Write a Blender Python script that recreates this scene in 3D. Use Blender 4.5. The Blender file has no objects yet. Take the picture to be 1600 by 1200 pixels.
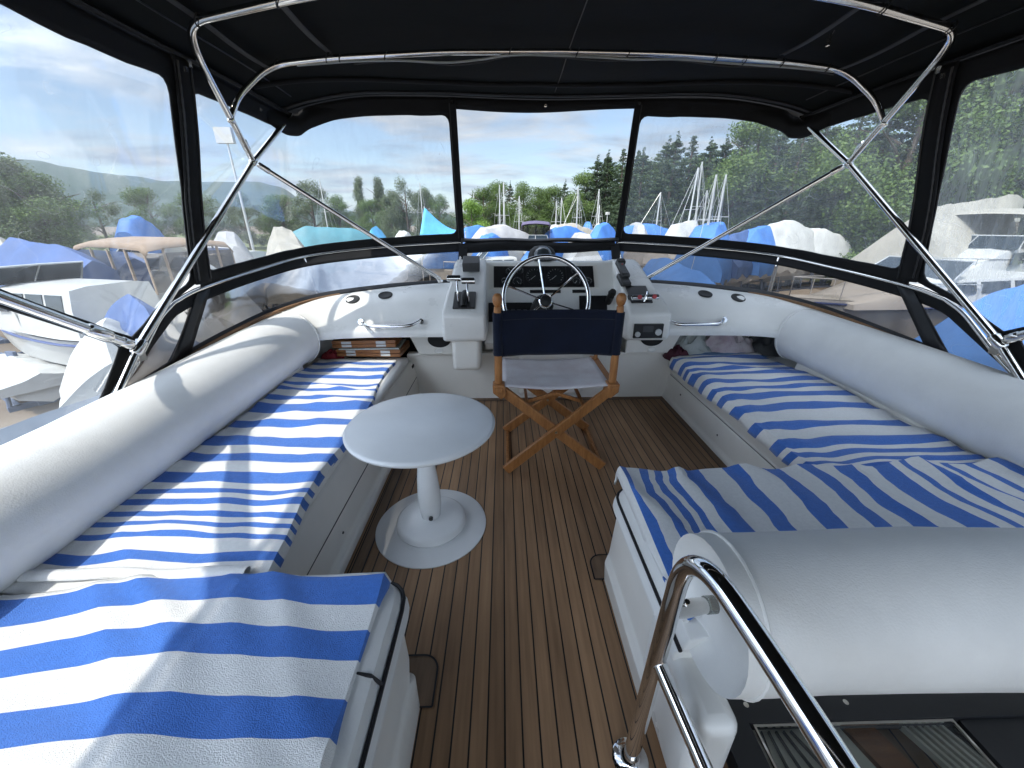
import bpy, bmesh, math, random
import numpy as np
from mathutils import Vector, Matrix, noise
R = math.radians
S = bpy.context.scene
COL = S.collection

# ------------------------------------------------------------------ camera
cam = bpy.data.cameras.new('camera'); camo = bpy.data.objects.new('camera', cam); COL.objects.link(camo)
cam.sensor_fit = 'HORIZONTAL'; cam.sensor_width = 36.0; cam.lens = 36.0 * 600 / 1600
cam.clip_start = 0.02; cam.clip_end = 6000
camo.location = (0, 0, 1.35)
camo.rotation_euler = (R(90) - math.atan2(250, 600), 0, -math.atan2(15, 650))
S.camera = camo

# ------------------------------------------------------------------ light, sky, exposure
TOSUN = Vector((-.45, -.5, 1.0)).normalized()
sun = bpy.data.lights.new('sun', 'SUN'); suno = bpy.data.objects.new('sun', sun); COL.objects.link(suno)
sun.energy = 2.0; sun.angle = R(.8); sun.color = (1, .92, .80)
suno.rotation_euler = TOSUN.to_track_quat('Z', 'Y').to_euler(); suno.location = (-5, -6, 12)
W = bpy.data.worlds.new('World'); S.world = W; W.use_nodes = True
nt = W.node_tree; nt.nodes.clear()
def nn(t, **k):
    n = nt.nodes.new(t)
    for a, b in k.items(): setattr(n, a, b)
    return n
sky = nn('ShaderNodeTexSky', sky_type='NISHITA', sun_disc=False)
sky.sun_elevation = math.asin(TOSUN.z); sky.sun_rotation = math.atan2(TOSUN.x, TOSUN.y)
sky.air_density = 1.0; sky.dust_density = .6; sky.ozone_density = 1.5
tc = nn('ShaderNodeTexCoord'); sep = nn('ShaderNodeSeparateXYZ'); nt.links.new(tc.outputs['Generated'], sep.inputs[0])
def math_n(op, a, b=None):
    m = nn('ShaderNodeMath', operation=op)
    for i, v in enumerate((a, b)):
        if v is None: continue
        if isinstance(v, (int, float)): m.inputs[i].default_value = v
        else: nt.links.new(v, m.inputs[i])
    return m.outputs[0]
den = math_n('ADD', math_n('MAXIMUM', sep.outputs[2], 0.0), .12)
cx = math_n('DIVIDE', sep.outputs[0], den); cy = math_n('DIVIDE', sep.outputs[1], den)
comb = nn('ShaderNodeCombineXYZ'); nt.links.new(cx, comb.inputs[0]); nt.links.new(cy, comb.inputs[1])
mp = nn('ShaderNodeMapping'); nt.links.new(comb.outputs[0], mp.inputs[0]); mp.inputs['Scale'].default_value = (.75, 1.0, 1); mp.inputs['Rotation'].default_value = (0, 0, R(12)); mp.inputs['Location'].default_value = (1.3, 4.2, 0)
n1 = nn('ShaderNodeTexNoise'); nt.links.new(mp.outputs[0], n1.inputs['Vector']); n1.inputs['Scale'].default_value = 1.15; n1.inputs['Detail'].default_value = 9; n1.inputs['Roughness'].default_value = .62; n1.inputs['Distortion'].default_value = .45
rp = nn('ShaderNodeValToRGB'); nt.links.new(n1.outputs['Fac'], rp.inputs[0])
rp.color_ramp.elements[0].position = .44; rp.color_ramp.elements[0].color = (.08, .08, .08, 1)
rp.color_ramp.elements[1].position = .62; rp.color_ramp.elements[1].color = (1, 1, 1, 1)
n2 = nn('ShaderNodeTexNoise'); nt.links.new(mp.outputs[0], n2.inputs['Vector']); n2.inputs['Scale'].default_value = 2.6; n2.inputs['Detail'].default_value = 6
r2 = nn('ShaderNodeValToRGB'); nt.links.new(n2.outputs['Fac'], r2.inputs[0])
r2.color_ramp.elements[0].position = .35; r2.color_ramp.elements[0].color = (2.1, 2.6, 3.3, 1)
r2.color_ramp.elements[1].position = .68; r2.color_ramp.elements[1].color = (4.4, 4.5, 4.6, 1)
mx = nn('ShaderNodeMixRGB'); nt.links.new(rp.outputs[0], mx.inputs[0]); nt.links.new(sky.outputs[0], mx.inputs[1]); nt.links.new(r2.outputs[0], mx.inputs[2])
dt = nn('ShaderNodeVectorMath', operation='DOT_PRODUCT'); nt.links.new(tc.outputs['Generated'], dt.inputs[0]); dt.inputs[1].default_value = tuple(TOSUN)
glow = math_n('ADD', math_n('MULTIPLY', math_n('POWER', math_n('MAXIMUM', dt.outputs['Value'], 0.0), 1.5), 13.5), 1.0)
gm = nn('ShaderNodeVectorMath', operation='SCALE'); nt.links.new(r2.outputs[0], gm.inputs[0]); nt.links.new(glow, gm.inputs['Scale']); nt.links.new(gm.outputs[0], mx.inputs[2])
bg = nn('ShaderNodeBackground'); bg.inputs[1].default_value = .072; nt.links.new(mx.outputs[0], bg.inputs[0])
wo = nn('ShaderNodeOutputWorld'); nt.links.new(bg.outputs[0], wo.inputs[0])
S.view_settings.view_transform = 'Standard'; S.view_settings.look = 'None'
S.view_settings.exposure = 1.34; S.view_settings.gamma = 1.0; S.view_settings.use_curve_mapping = False
S.cycles.use_denoising = True
S.cycles.max_bounces = 10; S.cycles.diffuse_bounces = 5; S.cycles.glossy_bounces = 4; S.cycles.transparent_max_bounces = 24
S.cycles.transmission_bounces = 6
S.cycles.sample_clamp_indirect = 6.0; S.cycles.caustics_reflective = False; S.cycles.caustics_refractive = False

# ------------------------------------------------------------------ materials
MATS = {}
def mat(name, col, rough=.5, metal=0.0, var=0.0, vscale=6.0, bump=0.0, bscale=60.0, spec=.5, col2=None, sss=0, stretch=None, sheen=0):
    if name in MATS: return MATS[name]
    m = bpy.data.materials.new(name); m.use_nodes = True; t = m.node_tree; b = t.nodes['Principled BSDF']
    b.inputs['Roughness'].default_value = rough; b.inputs['Metallic'].default_value = metal
    b.inputs['Base Color'].default_value = (*col, 1)
    b.inputs['Specular IOR Level'].default_value = spec
    if sheen: b.inputs['Sheen Weight'].default_value = sheen
    tcn = t.nodes.new('ShaderNodeTexCoord'); src = tcn.outputs['Object']
    if stretch:
        mpn = t.nodes.new('ShaderNodeMapping'); mpn.inputs['Scale'].default_value = stretch
        t.links.new(src, mpn.inputs[0]); src = mpn.outputs[0]
    if var or col2:
        n = t.nodes.new('ShaderNodeTexNoise'); n.inputs['Scale'].default_value = vscale; n.inputs['Detail'].default_value = 7; n.inputs['Roughness'].default_value = .6
        t.links.new(src, n.inputs['Vector'])
        r = t.nodes.new('ShaderNodeValToRGB'); t.links.new(n.outputs['Fac'], r.inputs[0])
        c2 = col2 if col2 else tuple(max(0, c * (1 - var)) for c in col)
        c1 = col if col2 else tuple(min(1, c * (1 + var * .6)) for c in col)
        r.color_ramp.elements[0].position = .3; r.color_ramp.elements[0].color = (*c2, 1)
        r.color_ramp.elements[1].position = .7; r.color_ramp.elements[1].color = (*c1, 1)
        t.links.new(r.outputs[0], b.inputs['Base Color'])
        rr = t.nodes.new('ShaderNodeMapRange'); t.links.new(n.outputs['Fac'], rr.inputs[0])
        rr.inputs[3].default_value = max(0.02, rough - .08); rr.inputs[4].default_value = min(1, rough + .1)
        t.links.new(rr.outputs[0], b.inputs['Roughness'])
    if bump:
        n = t.nodes.new('ShaderNodeTexNoise'); n.inputs['Scale'].default_value = bscale; n.inputs['Detail'].default_value = 4
        t.links.new(src, n.inputs['Vector'])
        bp = t.nodes.new('ShaderNodeBump'); bp.inputs['Strength'].default_value = bump; bp.inputs['Distance'].default_value = .01
        t.links.new(n.outputs['Fac'], bp.inputs['Height']); t.links.new(bp.outputs[0], b.inputs['Normal'])
    MATS[name] = m
    return m
def M(n): return MATS[n]
mat('white_vinyl', (.82, .82, .80), .42, var=.085, vscale=4, bump=.10, bscale=220)
mat('gelcoat', (.80, .80, .775), .28, var=.08, vscale=2.6, bump=.03, bscale=9)
mat('gelcoat_cream', (.80, .785, .74), .35, var=.06, vscale=3)
mat('table_paint', (.78, .80, .81), .22, var=.04, vscale=5, bump=.03, bscale=200)
mat('steel', (.78, .76, .73), .13, metal=1.0, var=.06, vscale=30)
mat('chrome', (.82, .82, .82), .06, metal=1.0)
mat('black_canvas', (.012, .0125, .014), .78, var=.3, vscale=3, bump=.35, bscale=14, spec=.25)
mat('black_trim', (.012, .013, .016), .45, var=.2, vscale=8, bump=.2, bscale=10)
mat('roof_lining', (.0055, .007, .0072), .9, var=.3, vscale=1.6, bump=.5, bscale=3.5, spec=.2)
mat('webbing', (.035, .036, .038), .75, bump=.3, bscale=200)
mat('black_plastic', (.012, .012, .013), .35, var=.2, vscale=20)
mat('dark_plastic', (.045, .047, .05), .45, var=.2, vscale=14)
mat('black_rubber', (.008, .008, .008), .6)
mat('piping', (.012, .011, .014), .5)
mat('navy_canvas', (.0065, .010, .024), .85, var=.25, vscale=9, bump=.35, bscale=260, spec=.15, sheen=.15)
mat('white_canvas', (.68, .67, .69), .85, col2=(.56, .51, .52), vscale=7, bump=.25, bscale=220)
mat('teak_chair', (.43, .19, .06), .42, col2=(.25, .10, .03), vscale=9, stretch=(7, 7, 1.2), bump=.12, bscale=30)
mat('teak_box', (.30, .125, .04), .4, col2=(.17, .06, .018), vscale=8, stretch=(1.2, 7, 7))
mat('teak_trim', (.27, .15, .07), .6, col2=(.16, .085, .04), vscale=7, stretch=(1, 1, 6))
mat('towel_blue', (.062, .205, .66), .95, col2=(.048, .165, .56), vscale=90, bump=.5, bscale=420, spec=.1, sheen=.3)
mat('towel_white', (.90, .90, .885), .95, col2=(.82, .82, .81), vscale=90, bump=.5, bscale=420, spec=.1, sheen=.2)
mat('grey_cloth', (.30, .34, .33), .9, col2=(.45, .47, .46), vscale=9, bump=.4, bscale=60)
mat('pale_cloth', (.55, .52, .53), .9, col2=(.40, .30, .34), vscale=14, bump=.4, bscale=60)
mat('sky_cloth', (.16, .28, .48), .9, var=.15, vscale=9, bump=.4, bscale=60)
mat('maroon_cloth', (.07, .015, .03), .8, var=.3, vscale=6)
mat('red_cloth', (.25, .02, .03), .8, var=.3, vscale=6)
mat('gauge_face', (.014, .016, .018), .3)
mat('dome_glass', (.05, .065, .075), .05, spec=.9)
mat('gauge_mark', (.5, .52, .52), .5)
mat('red_knob', (.42, .03, .04), .35)
mat('speaker_cloth', (.018, .018, .018), .9, bump=.3, bscale=300)
mat('reflection_cream', (.55, .54, .48), .3)  # cream tone of the reflection modelled under the hatch glass
mat('brass', (.55, .50, .40), .3, metal=1.0)
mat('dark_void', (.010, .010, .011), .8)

def teak_deck_mat():
    m = bpy.data.materials.new('teak_deck'); m.use_nodes = True; t = m.node_tree; b = t.nodes['Principled BSDF']; L = t.links.new
    N = t.nodes.new
    c = N('ShaderNodeTexCoord'); s = N('ShaderNodeSeparateXYZ'); L(c.outputs['Object'], s.inputs[0])
    def ma(op, a, b_=None, c_=None):
        n = N('ShaderNodeMath'); n.operation = op
        for i, v in enumerate((a, b_, c_)):
            if v is None: continue
            if isinstance(v, (int, float)): n.inputs[i].default_value = v
            else: L(v, n.inputs[i])
        return n.outputs[0]
    q = ma('DIVIDE', ma('ADD', s.outputs[0], 10.007), .0505)
    fr = ma('FRACT', q); idx = ma('FLOOR', q)
    seam = ma('LESS_THAN', fr, .10)
    wn = N('ShaderNodeTexWhiteNoise'); wn.noise_dimensions = '1D'; L(idx, wn.inputs['W'])
    mpn = N('ShaderNodeMapping'); mpn.inputs['Scale'].default_value = (55, 3.0, 1); L(c.outputs['Object'], mpn.inputs[0])
    nz = N('ShaderNodeTexNoise'); nz.inputs['Scale'].default_value = 1.0; nz.inputs['Detail'].default_value = 8; L(mpn.outputs[0], nz.inputs['Vector'])
    nb = N('ShaderNodeTexNoise'); nb.inputs['Scale'].default_value = 2.2; nb.inputs['Detail'].default_value = 5; L(c.outputs['Object'], nb.inputs['Vector'])
    f = ma('ADD', ma('MULTIPLY', nz.outputs['Fac'], .55), ma('ADD', ma('MULTIPLY', wn.outputs['Value'], .22), ma('MULTIPLY', nb.outputs['Fac'], .35)))
    r = N('ShaderNodeValToRGB'); L(f, r.inputs[0])
    r.color_ramp.elements[0].position = .3; r.color_ramp.elements[0].color = (.165, .094, .048, 1)
    r.color_ramp.elements[1].position = .8; r.color_ramp.elements[1].color = (.40, .24, .13, 1)
    mxn = N('ShaderNodeMixRGB'); L(seam, mxn.inputs[0]); L(r.outputs[0], mxn.inputs[1]); mxn.inputs[2].default_value = (.004, .004, .005, 1)
    L(mxn.outputs[0], b.inputs['Base Color'])
    L(ma('SUBTRACT', .62, ma('MULTIPLY', seam, .15)), b.inputs['Roughness'])
    bp = N('ShaderNodeBump'); bp.inputs['Strength'].default_value = .5; bp.inputs['Distance'].default_value = .002
    L(ma('SUBTRACT', ma('MULTIPLY', nz.outputs['Fac'], .5), seam), bp.inputs['Height']); L(bp.outputs[0], b.inputs['Normal'])
    MATS['teak_deck'] = m
teak_deck_mat()
mat('teak_board', (.22, .14, .085), .62, col2=(.14, .09, .053), vscale=6, stretch=(8, 1, 8))

def vinyl_pane(name, haze, tint, streak=1.0, gloss=.3):
    m = bpy.data.materials.new(name); m.use_nodes = True; t = m.node_tree; t.nodes.clear(); L = t.links.new; N = t.nodes.new
    out = N('ShaderNodeOutputMaterial'); tr = N('ShaderNodeBsdfTransparent'); tr.inputs[0].default_value = (*tint, 1)
    di = N('ShaderNodeBsdfDiffuse'); di.inputs[0].default_value = (.8, .85, .9, 1)
    tl = N('ShaderNodeBsdfTranslucent'); tl.inputs[0].default_value = (.8, .85, .9, 1)
    a = N('ShaderNodeMixShader'); a.inputs[0].default_value = .6; L(di.outputs[0], a.inputs[1]); L(tl.outputs[0], a.inputs[2])
    c = N('ShaderNodeTexCoord')
    mpn = N('ShaderNodeMapping'); mpn.inputs['Scale'].default_value = (9, 9, 1.1); mpn.inputs['Rotation'].default_value = (.1, .15, 0); L(c.outputs['Object'], mpn.inputs[0])
    nz = N('ShaderNodeTexNoise'); nz.inputs['Scale'].default_value = 3.0; nz.inputs['Detail'].default_value = 9; nz.inputs['Roughness'].default_value = .68; L(mpn.outputs[0], nz.inputs['Vector'])
    nb = N('ShaderNodeTexNoise'); nb.inputs['Scale'].default_value = 1.6; nb.inputs['Detail'].default_value = 3; L(c.outputs['Object'], nb.inputs['Vector'])
    mu = N('ShaderNodeMath'); mu.operation = 'MULTIPLY'; L(nz.outputs['Fac'], mu.inputs[0]); L(nb.outputs['Fac'], mu.inputs[1])
    mr = N('ShaderNodeMapRange'); L(mu.outputs[0], mr.inputs[0]); mr.inputs[1].default_value = .12; mr.inputs[2].default_value = .42
    mr.inputs[3].default_value = haze * (1 - .45 * streak); mr.inputs[4].default_value = haze * (1 + .75 * streak)
    # scratches
    vo = N('ShaderNodeTexNoise'); vo.inputs['Scale'].default_value = 2.3; vo.inputs['Detail'].default_value = 2; vo.inputs['Distortion'].default_value = 1.5; L(c.outputs['Object'], vo.inputs['Vector'])
    ab = N('ShaderNodeMath'); ab.operation = 'SUBTRACT'; L(vo.outputs['Fac'], ab.inputs[0]); ab.inputs[1].default_value = .52
    ab2 = N('ShaderNodeMath'); ab2.operation = 'ABSOLUTE'; L(ab.outputs[0], ab2.inputs[0])
    lt = N('ShaderNodeMath'); lt.operation = 'LESS_THAN'; L(ab2.outputs[0], lt.inputs[0]); lt.inputs[1].default_value = .0012
    sc = N('ShaderNodeMath'); sc.operation = 'MULTIPLY_ADD'; L(lt.outputs[0], sc.inputs[0]); sc.inputs[1].default_value = .16 * streak; L(mr.outputs[0], sc.inputs[2])
    b = N('ShaderNodeMixShader'); L(sc.outputs[0], b.inputs[0]); L(tr.outputs[0], b.inputs[1]); L(a.outputs[0], b.inputs[2])
    gl = N('ShaderNodeBsdfGlossy'); gl.inputs['Roughness'].default_value = .06
    wv = N('ShaderNodeTexNoise'); wv.inputs['Scale'].default_value = 3.5; wv.inputs['Detail'].default_value = 2; L(c.outputs['Object'], wv.inputs['Vector'])
    bp = N('ShaderNodeBump'); bp.inputs['Strength'].default_value = .12; bp.inputs['Distance'].default_value = .02; L(wv.outputs['Fac'], bp.inputs['Height'])
    L(bp.outputs[0], gl.inputs['Normal'])
    fr = N('ShaderNodeFresnel'); fr.inputs[0].default_value = 1.35; L(bp.outputs[0], fr.inputs['Normal'])
    fm = N('ShaderNodeMath'); fm.operation = 'MULTIPLY'; L(fr.outputs[0], fm.inputs[0]); fm.inputs[1].default_value = gloss
    fin = N('ShaderNodeMixShader'); L(fm.outputs[0], fin.inputs[0]); L(b.outputs[0], fin.inputs[1]); L(gl.outputs[0], fin.inputs[2])
    L(fin.outputs[0], out.inputs[0])
    MATS[name] = m
vinyl_pane('clear_vinyl', .075, (.93, .955, .975), gloss=.15)
vinyl_pane('hazy_vinyl', .145, (.93, .955, .975), gloss=.15)
vinyl_pane('old_vinyl', .075, (.88, .92, .96), 1.1, .10)
vinyl_pane('cloudy_vinyl', .21, (.88, .92, .95), 1.2, .10)
vinyl_pane('smoked_acrylic', .04, (.36, .32, .285), .5, .8)
vinyl_pane('clear_acrylic', .06, (.85, .88, .86), .5, .8)
vinyl_pane('boat_glass', .03, (.10, .13, .14), .4, 1.4)

# ------------------------------------------------------------------ mesh helpers
def mesh_obj(name, vf, m, parent=None, smooth=True, local=False, sharp=None):
    v, f = vf[0], vf[1]
    me = bpy.data.meshes.new(name); me.from_pydata([tuple(p) for p in v], [], [tuple(q) for q in f])
    o = bpy.data.objects.new(name, me); COL.objects.link(o)
    mlist = m if isinstance(m, (list, tuple)) else [m]
    for k in mlist: me.materials.append(M(k))
    if len(vf) > 2: me.polygons.foreach_set('material_index', vf[2])
    me.polygons.foreach_set('use_smooth', [smooth] * len(me.polygons))
    if smooth:
        try: me.set_sharp_from_angle(angle=R(sharp if sharp else 42))
        except Exception: pass
    me.update()
    if parent:
        o.parent = parent
        if not local and parent.type == 'EMPTY':
            o.matrix_parent_inverse = Matrix.Translation(-Vector(parent.location))
    return o
def tag(o, label=None, cat=None, group=None, kind=None):
    if label: o['label'] = label
    if cat: o['category'] = cat
    if group: o['group'] = group
    if kind: o['kind'] = kind
    return o
def thing(name, label, cat, loc=(0, 0, 0), group=None, rz=0):
    o = bpy.data.objects.new(name, None); COL.objects.link(o); o.location = loc; o.rotation_euler = (0, 0, rz)
    o.empty_display_size = .1
    return tag(o, label, cat, group)
def bev(o, w=.01, seg=3, angle=35):
    b = o.modifiers.new('bevel', 'BEVEL'); b.width = w; b.segments = seg; b.limit_method = 'ANGLE'; b.angle_limit = R(angle)
    b.harden_normals = False
    for p in o.data.polygons: p.use_smooth = True
    return o
def solid(o, t=.004):
    s = o.modifiers.new('solid', 'SOLIDIFY'); s.thickness = t; s.offset = 0
    return o
def subd(o, n=1):
    s = o.modifiers.new('sub', 'SUBSURF'); s.levels = n; s.render_levels = n
    return o
def join(*parts):
    V, F, MI = [], [], []
    hasm = any(len(p) > 2 for p in parts)
    for p in parts:
        k = len(V); V += [tuple(q) for q in p[0]]; F += [tuple(i + k for i in q) for q in p[1]]
        if hasm: MI += list(p[2]) if len(p) > 2 else [0] * len(p[1])
    return (V, F, MI) if hasm else (V, F)
def xf(vf, mtx):
    return ([tuple(mtx @ Vector(p)) for p in vf[0]],) + tuple(vf[1:])
def box(c, s, mtx=None):
    x, y, z = s[0] / 2, s[1] / 2, s[2] / 2
    v = [(-x, -y, -z), (x, -y, -z), (x, y, -z), (-x, y, -z), (-x, -y, z), (x, -y, z), (x, y, z), (-x, y, z)]
    if mtx is not None: v = [tuple(mtx @ Vector(p)) for p in v]
    v = [(p[0] + c[0], p[1] + c[1], p[2] + c[2]) for p in v]
    return v, [(0, 3, 2, 1), (4, 5, 6, 7), (0, 1, 5, 4), (1, 2, 6, 5), (2, 3, 7, 6), (3, 0, 4, 7)]
def beam(a, b, w, h, up=(0, 0, 1)):
    a = Vector(a); b = Vector(b); d = (b - a); L_ = d.length; d.normalize(); u = Vector(up)
    s = d.cross(u)
    if s.length < 1e-4: s = d.cross(Vector((0, 1, 0)))
    s.normalize(); u = s.cross(d)
    v = []
    for p in (a, b):
        for i, j in ((-1, -1), (1, -1), (1, 1), (-1, 1)): v.append(tuple(p + s * (i * w / 2) + u * (j * h / 2)))
    return v, [(0, 1, 2, 3), (7, 6, 5, 4), (0, 4, 5, 1), (1, 5, 6, 2), (2, 6, 7, 3), (3, 7, 4, 0)]
def smooth_path(pts, rad=.12, n=6):
    """polyline with rounded corners"""
    P = [Vector(p) for p in pts]; out = [P[0]]
    for i in range(1, len(P) - 1):
        a, b, c = P[i - 1], P[i], P[i + 1]
        r = min(rad, (a - b).length * .48, (c - b).length * .48)
        p0 = b + (a - b).normalized() * r; p1 = b + (c - b).normalized() * r
        for k in range(n + 1):
            t = k / n; out.append(p0 * (1 - t) ** 2 + b * (2 * t * (1 - t)) + p1 * t * t)
    out.append(P[-1]); return out
def catmull(pts, n=8):
    P = [Vector(p) for p in pts]; P = [P[0] * 2 - P[1]] + P + [P[-1] * 2 - P[-2]]; out = []
    for i in range(1, len(P) - 2):
        for k in range(n):
            t = k / n; a, b, c, d = P[i - 1], P[i], P[i + 1], P[i + 2]
            out.append(.5 * ((2 * b) + (c - a) * t + (2 * a - 5 * b + 4 * c - d) * t * t + (3 * b - 3 * c + d - a) * t ** 3))
    out.append(P[-2]); return out
def resample(pts, n):
    P = [Vector(p) for p in pts]; L_ = [0]
    for i in range(1, len(P)): L_.append(L_[-1] + (P[i] - P[i - 1]).length)
    out = []; j = 0
    for k in range(n):
        s = L_[-1] * k / (n - 1)
        while j < len(P) - 2 and L_[j + 1] < s: j += 1
        d = L_[j + 1] - L_[j]; out.append(P[j].lerp(P[j + 1], (s - L_[j]) / d if d > 0 else 0))
    return out
def tube(pts, r, n=14, closed=False, cap=True, rz=None):
    P = [Vector(p) for p in pts]; m = len(P); V = []; F = []
    T = []
    for i in range(m):
        if closed: d = P[(i + 1) % m] - P[i - 1]
        else: d = P[min(i + 1, m - 1)] - P[max(i - 1, 0)]
        T.append(d.normalized() if d.length > 0 else Vector((0, 0, 1)))
    ref = Vector((0, 0, 1)) if abs(T[0].z) < .9 else Vector((1, 0, 0))
    s = T[0].cross(ref).normalized()
    for i in range(m):
        s = (s - T[i] * s.dot(T[i])); s.normalize(); u = T[i].cross(s)
        rr = r[i] if isinstance(r, (list, tuple)) else r
        for k in range(n):
            a = 2 * math.pi * k / n; V.append(tuple(P[i] + s * (math.cos(a) * rr) + u * (math.sin(a) * rr * (rz or 1))))
    for i in range(m if closed else m - 1):
        j = (i + 1) % m
        for k in range(n): F.append((i * n + k, i * n + (k + 1) % n, j * n + (k + 1) % n, j * n + k))
    if cap and not closed:
        F.append(tuple(range(n - 1, -1, -1))); F.append(tuple((m - 1) * n + k for k in range(n)))
    return V, F
def lathe(prof, c=(0, 0, 0), n=48, mtx=None):
    V, F = [], []; m = len(prof)
    for r, z in prof:
        for k in range(n):
            a = 2 * math.pi * k / n; V.append((r * math.cos(a), r * math.sin(a), z))
    for i in range(m - 1):
        for k in range(n): F.append((i * n + k, i * n + (k + 1) % n, (i + 1) * n + (k + 1) % n, (i + 1) * n + k))
    if prof[0][0] > 1e-6: F.append(tuple(range(n - 1, -1, -1)))
    if prof[-1][0] > 1e-6: F.append(tuple((m - 1) * n + k for k in range(n)))
    if mtx is not None: V = [tuple(mtx @ Vector(p)) for p in V]
    return [(p[0] + c[0], p[1] + c[1], p[2] + c[2]) for p in V], F
def grid(fn, us, vs):
    V = [tuple(fn(u, v)) for v in vs for u in us]; n = len(us)
    F = [(j * n + i, j * n + i + 1, (j + 1) * n + i + 1, (j + 1) * n + i) for j in range(len(vs) - 1) for i in range(n - 1)]
    return V, F
def lin(a, b, n): return [a + (b - a) * i / (n - 1) for i in range(n)]
def prism(poly, axis, a, b):
    """poly = list of 2D points; axis 'x' -> (y,z) extruded over x; 'y' -> (x,z); 'z' -> (x,y)"""
    def mk(p, t): return (t, p[0], p[1]) if axis == 'x' else ((p[0], t, p[1]) if axis == 'y' else (p[0], p[1], t))
    n = len(poly); V = [mk(p, a) for p in poly] + [mk(p, b) for p in poly]
    F = [tuple(range(n - 1, -1, -1)), tuple(range(n, 2 * n))] + [(i, (i + 1) % n, n + (i + 1) % n, n + i) for i in range(n)]
    return V, F
def fixn(o):
    bm = bmesh.new(); bm.from_mesh(o.data); bmesh.ops.recalc_face_normals(bm, faces=bm.faces); bm.to_mesh(o.data); bm.free(); return o
def disc_on(p, nrm, r, h=.004, n=28, ry=None):
    q = Vector(nrm).to_track_quat('Z', 'Y').to_matrix().to_4x4()
    if ry: q = q @ Matrix.Diagonal((1, ry / r, 1, 1))
    return lathe([(r, 0), (r, h), (0, h)], p, n, q)
def nz(x, y, z=0, s=1.0): return noise.noise(Vector((x * s, y * s, z * s + 3.3)))

# ================================================================== FLYBRIDGE
CX = .33
# ---- deck
tag(mesh_obj('deck', grid(lambda u, v: (u, v, 0), lin(-.80, 1.47, 2), lin(-1.6, 2.96, 2)), 'teak_deck', smooth=False), kind='structure')
trim = thing('deck_margin', 'teak margin boards edging the planked deck along the benches and console wall', 'deck trim', (.33, 2.9, 0))
def strip(path, w, z, m, name, par):
    P = [Vector((p[0], p[1], 0)) for p in path]; V = []; F = []
    for i in range(len(P)):
        d = (P[min(i + 1, len(P) - 1)] - P[max(i - 1, 0)]).normalized(); s = Vector((-d.y, d.x, 0)) * w / 2
        V += [tuple(P[i] + s + Vector((0, 0, z))), tuple(P[i] - s + Vector((0, 0, z)))]
    F = [(2 * i, 2 * i + 1, 2 * i + 3, 2 * i + 2) for i in range(len(P) - 1)]
    return mesh_obj(name, (V, F), m, par, smooth=False)
strip([(-.70, 2.91), (1.36, 2.91)], .07, .004, 'teak_board', 'margin_board', trim)
strip([(-.70, 2.875), (1.36, 2.875)], .006, .006, 'piping', 'caulk_line', trim)
for xs in (-.635, 1.325):
    strip([(xs, 2.875), (xs + (.01 if xs < 0 else -.02), .9)], .05, .004, 'teak_board', 'margin_board', trim)
    strip([(xs + (.025 if xs < 0 else -.025), 2.875), (xs + (.035 if xs < 0 else -.045), .9)], .006, .006, 'piping', 'caulk_line', trim)
    strip([(xs + (-.022 if xs < 0 else .022), 2.875), (xs + (-.012 if xs < 0 else .002), .9)], .005, .006, 'piping', 'caulk_line', trim)
for sgn, x0, y0, w_, l_, tip in ((1, -.31, .852, .085, .135, .70), (-1, .44, 1.262, .075, .12, 1.137)):
    P = [(x0 - sgn * .05, y0)] + [(x0 + sgn * (w_ - .05) + sgn * .05 * math.sin(a), y0 - .05 + .05 * math.cos(a)) for a in lin(0, math.pi / 2, 8)] + [(x0 + sgn * w_, tip)]
    poly = [(p[0], p[1]) for p in P] + [(x0 - sgn * .05, tip)]
    if sgn < 0: poly = poly[::-1]
    mesh_obj('corner_board', ([(p[0], p[1], .004) for p in poly], [tuple(range(len(poly)))]), 'teak_board', trim, smooth=False)
    strip(P, .006, .0065, 'piping', 'caulk_line', trim)
    strip([(x0 - sgn * .05, tip), (x0 + sgn * w_, tip)], .005, .0065, 'piping', 'caulk_line', trim)

# ---- moulded dash and coaming, one loft from port quarter round the bow to starboard quarter
WL = [(-1.64, -1.4, .60), (-1.64, .4, .60), (-1.65, 1.2, .62), (-1.65, 1.6, .665), (-1.64, 1.95, .715), (-1.60, 2.3, .765), (-1.52, 2.6, .81), (-1.36, 2.88, .845), (-1.1, 3.06, .865), (-.75, 3.22, .88), (-.3, 3.32, .89), (CX, 3.35, .89)]
LL = [(-1.48, -1.4, .585), (-1.48, .4, .585), (-1.48, 1.2, .60), (-1.46, 1.6, .63), (-1.44, 1.95, .655), (-1.40, 2.25, .665), (-1.34, 2.5, .66), (-1.22, 2.62, .655), (-1.0, 2.66, .655), (-.7, 2.67, .655), (-.3, 2.67, .655), (CX, 2.67, .655)]
def mir(L_): return [(2 * CX - p[0], p[1], p[2]) for p in reversed(L_[:-1])]
WF = resample(catmull(WL + mir(WL), 6), 121); LF = resample(catmull(LL + mir(LL), 6), 121)
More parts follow.
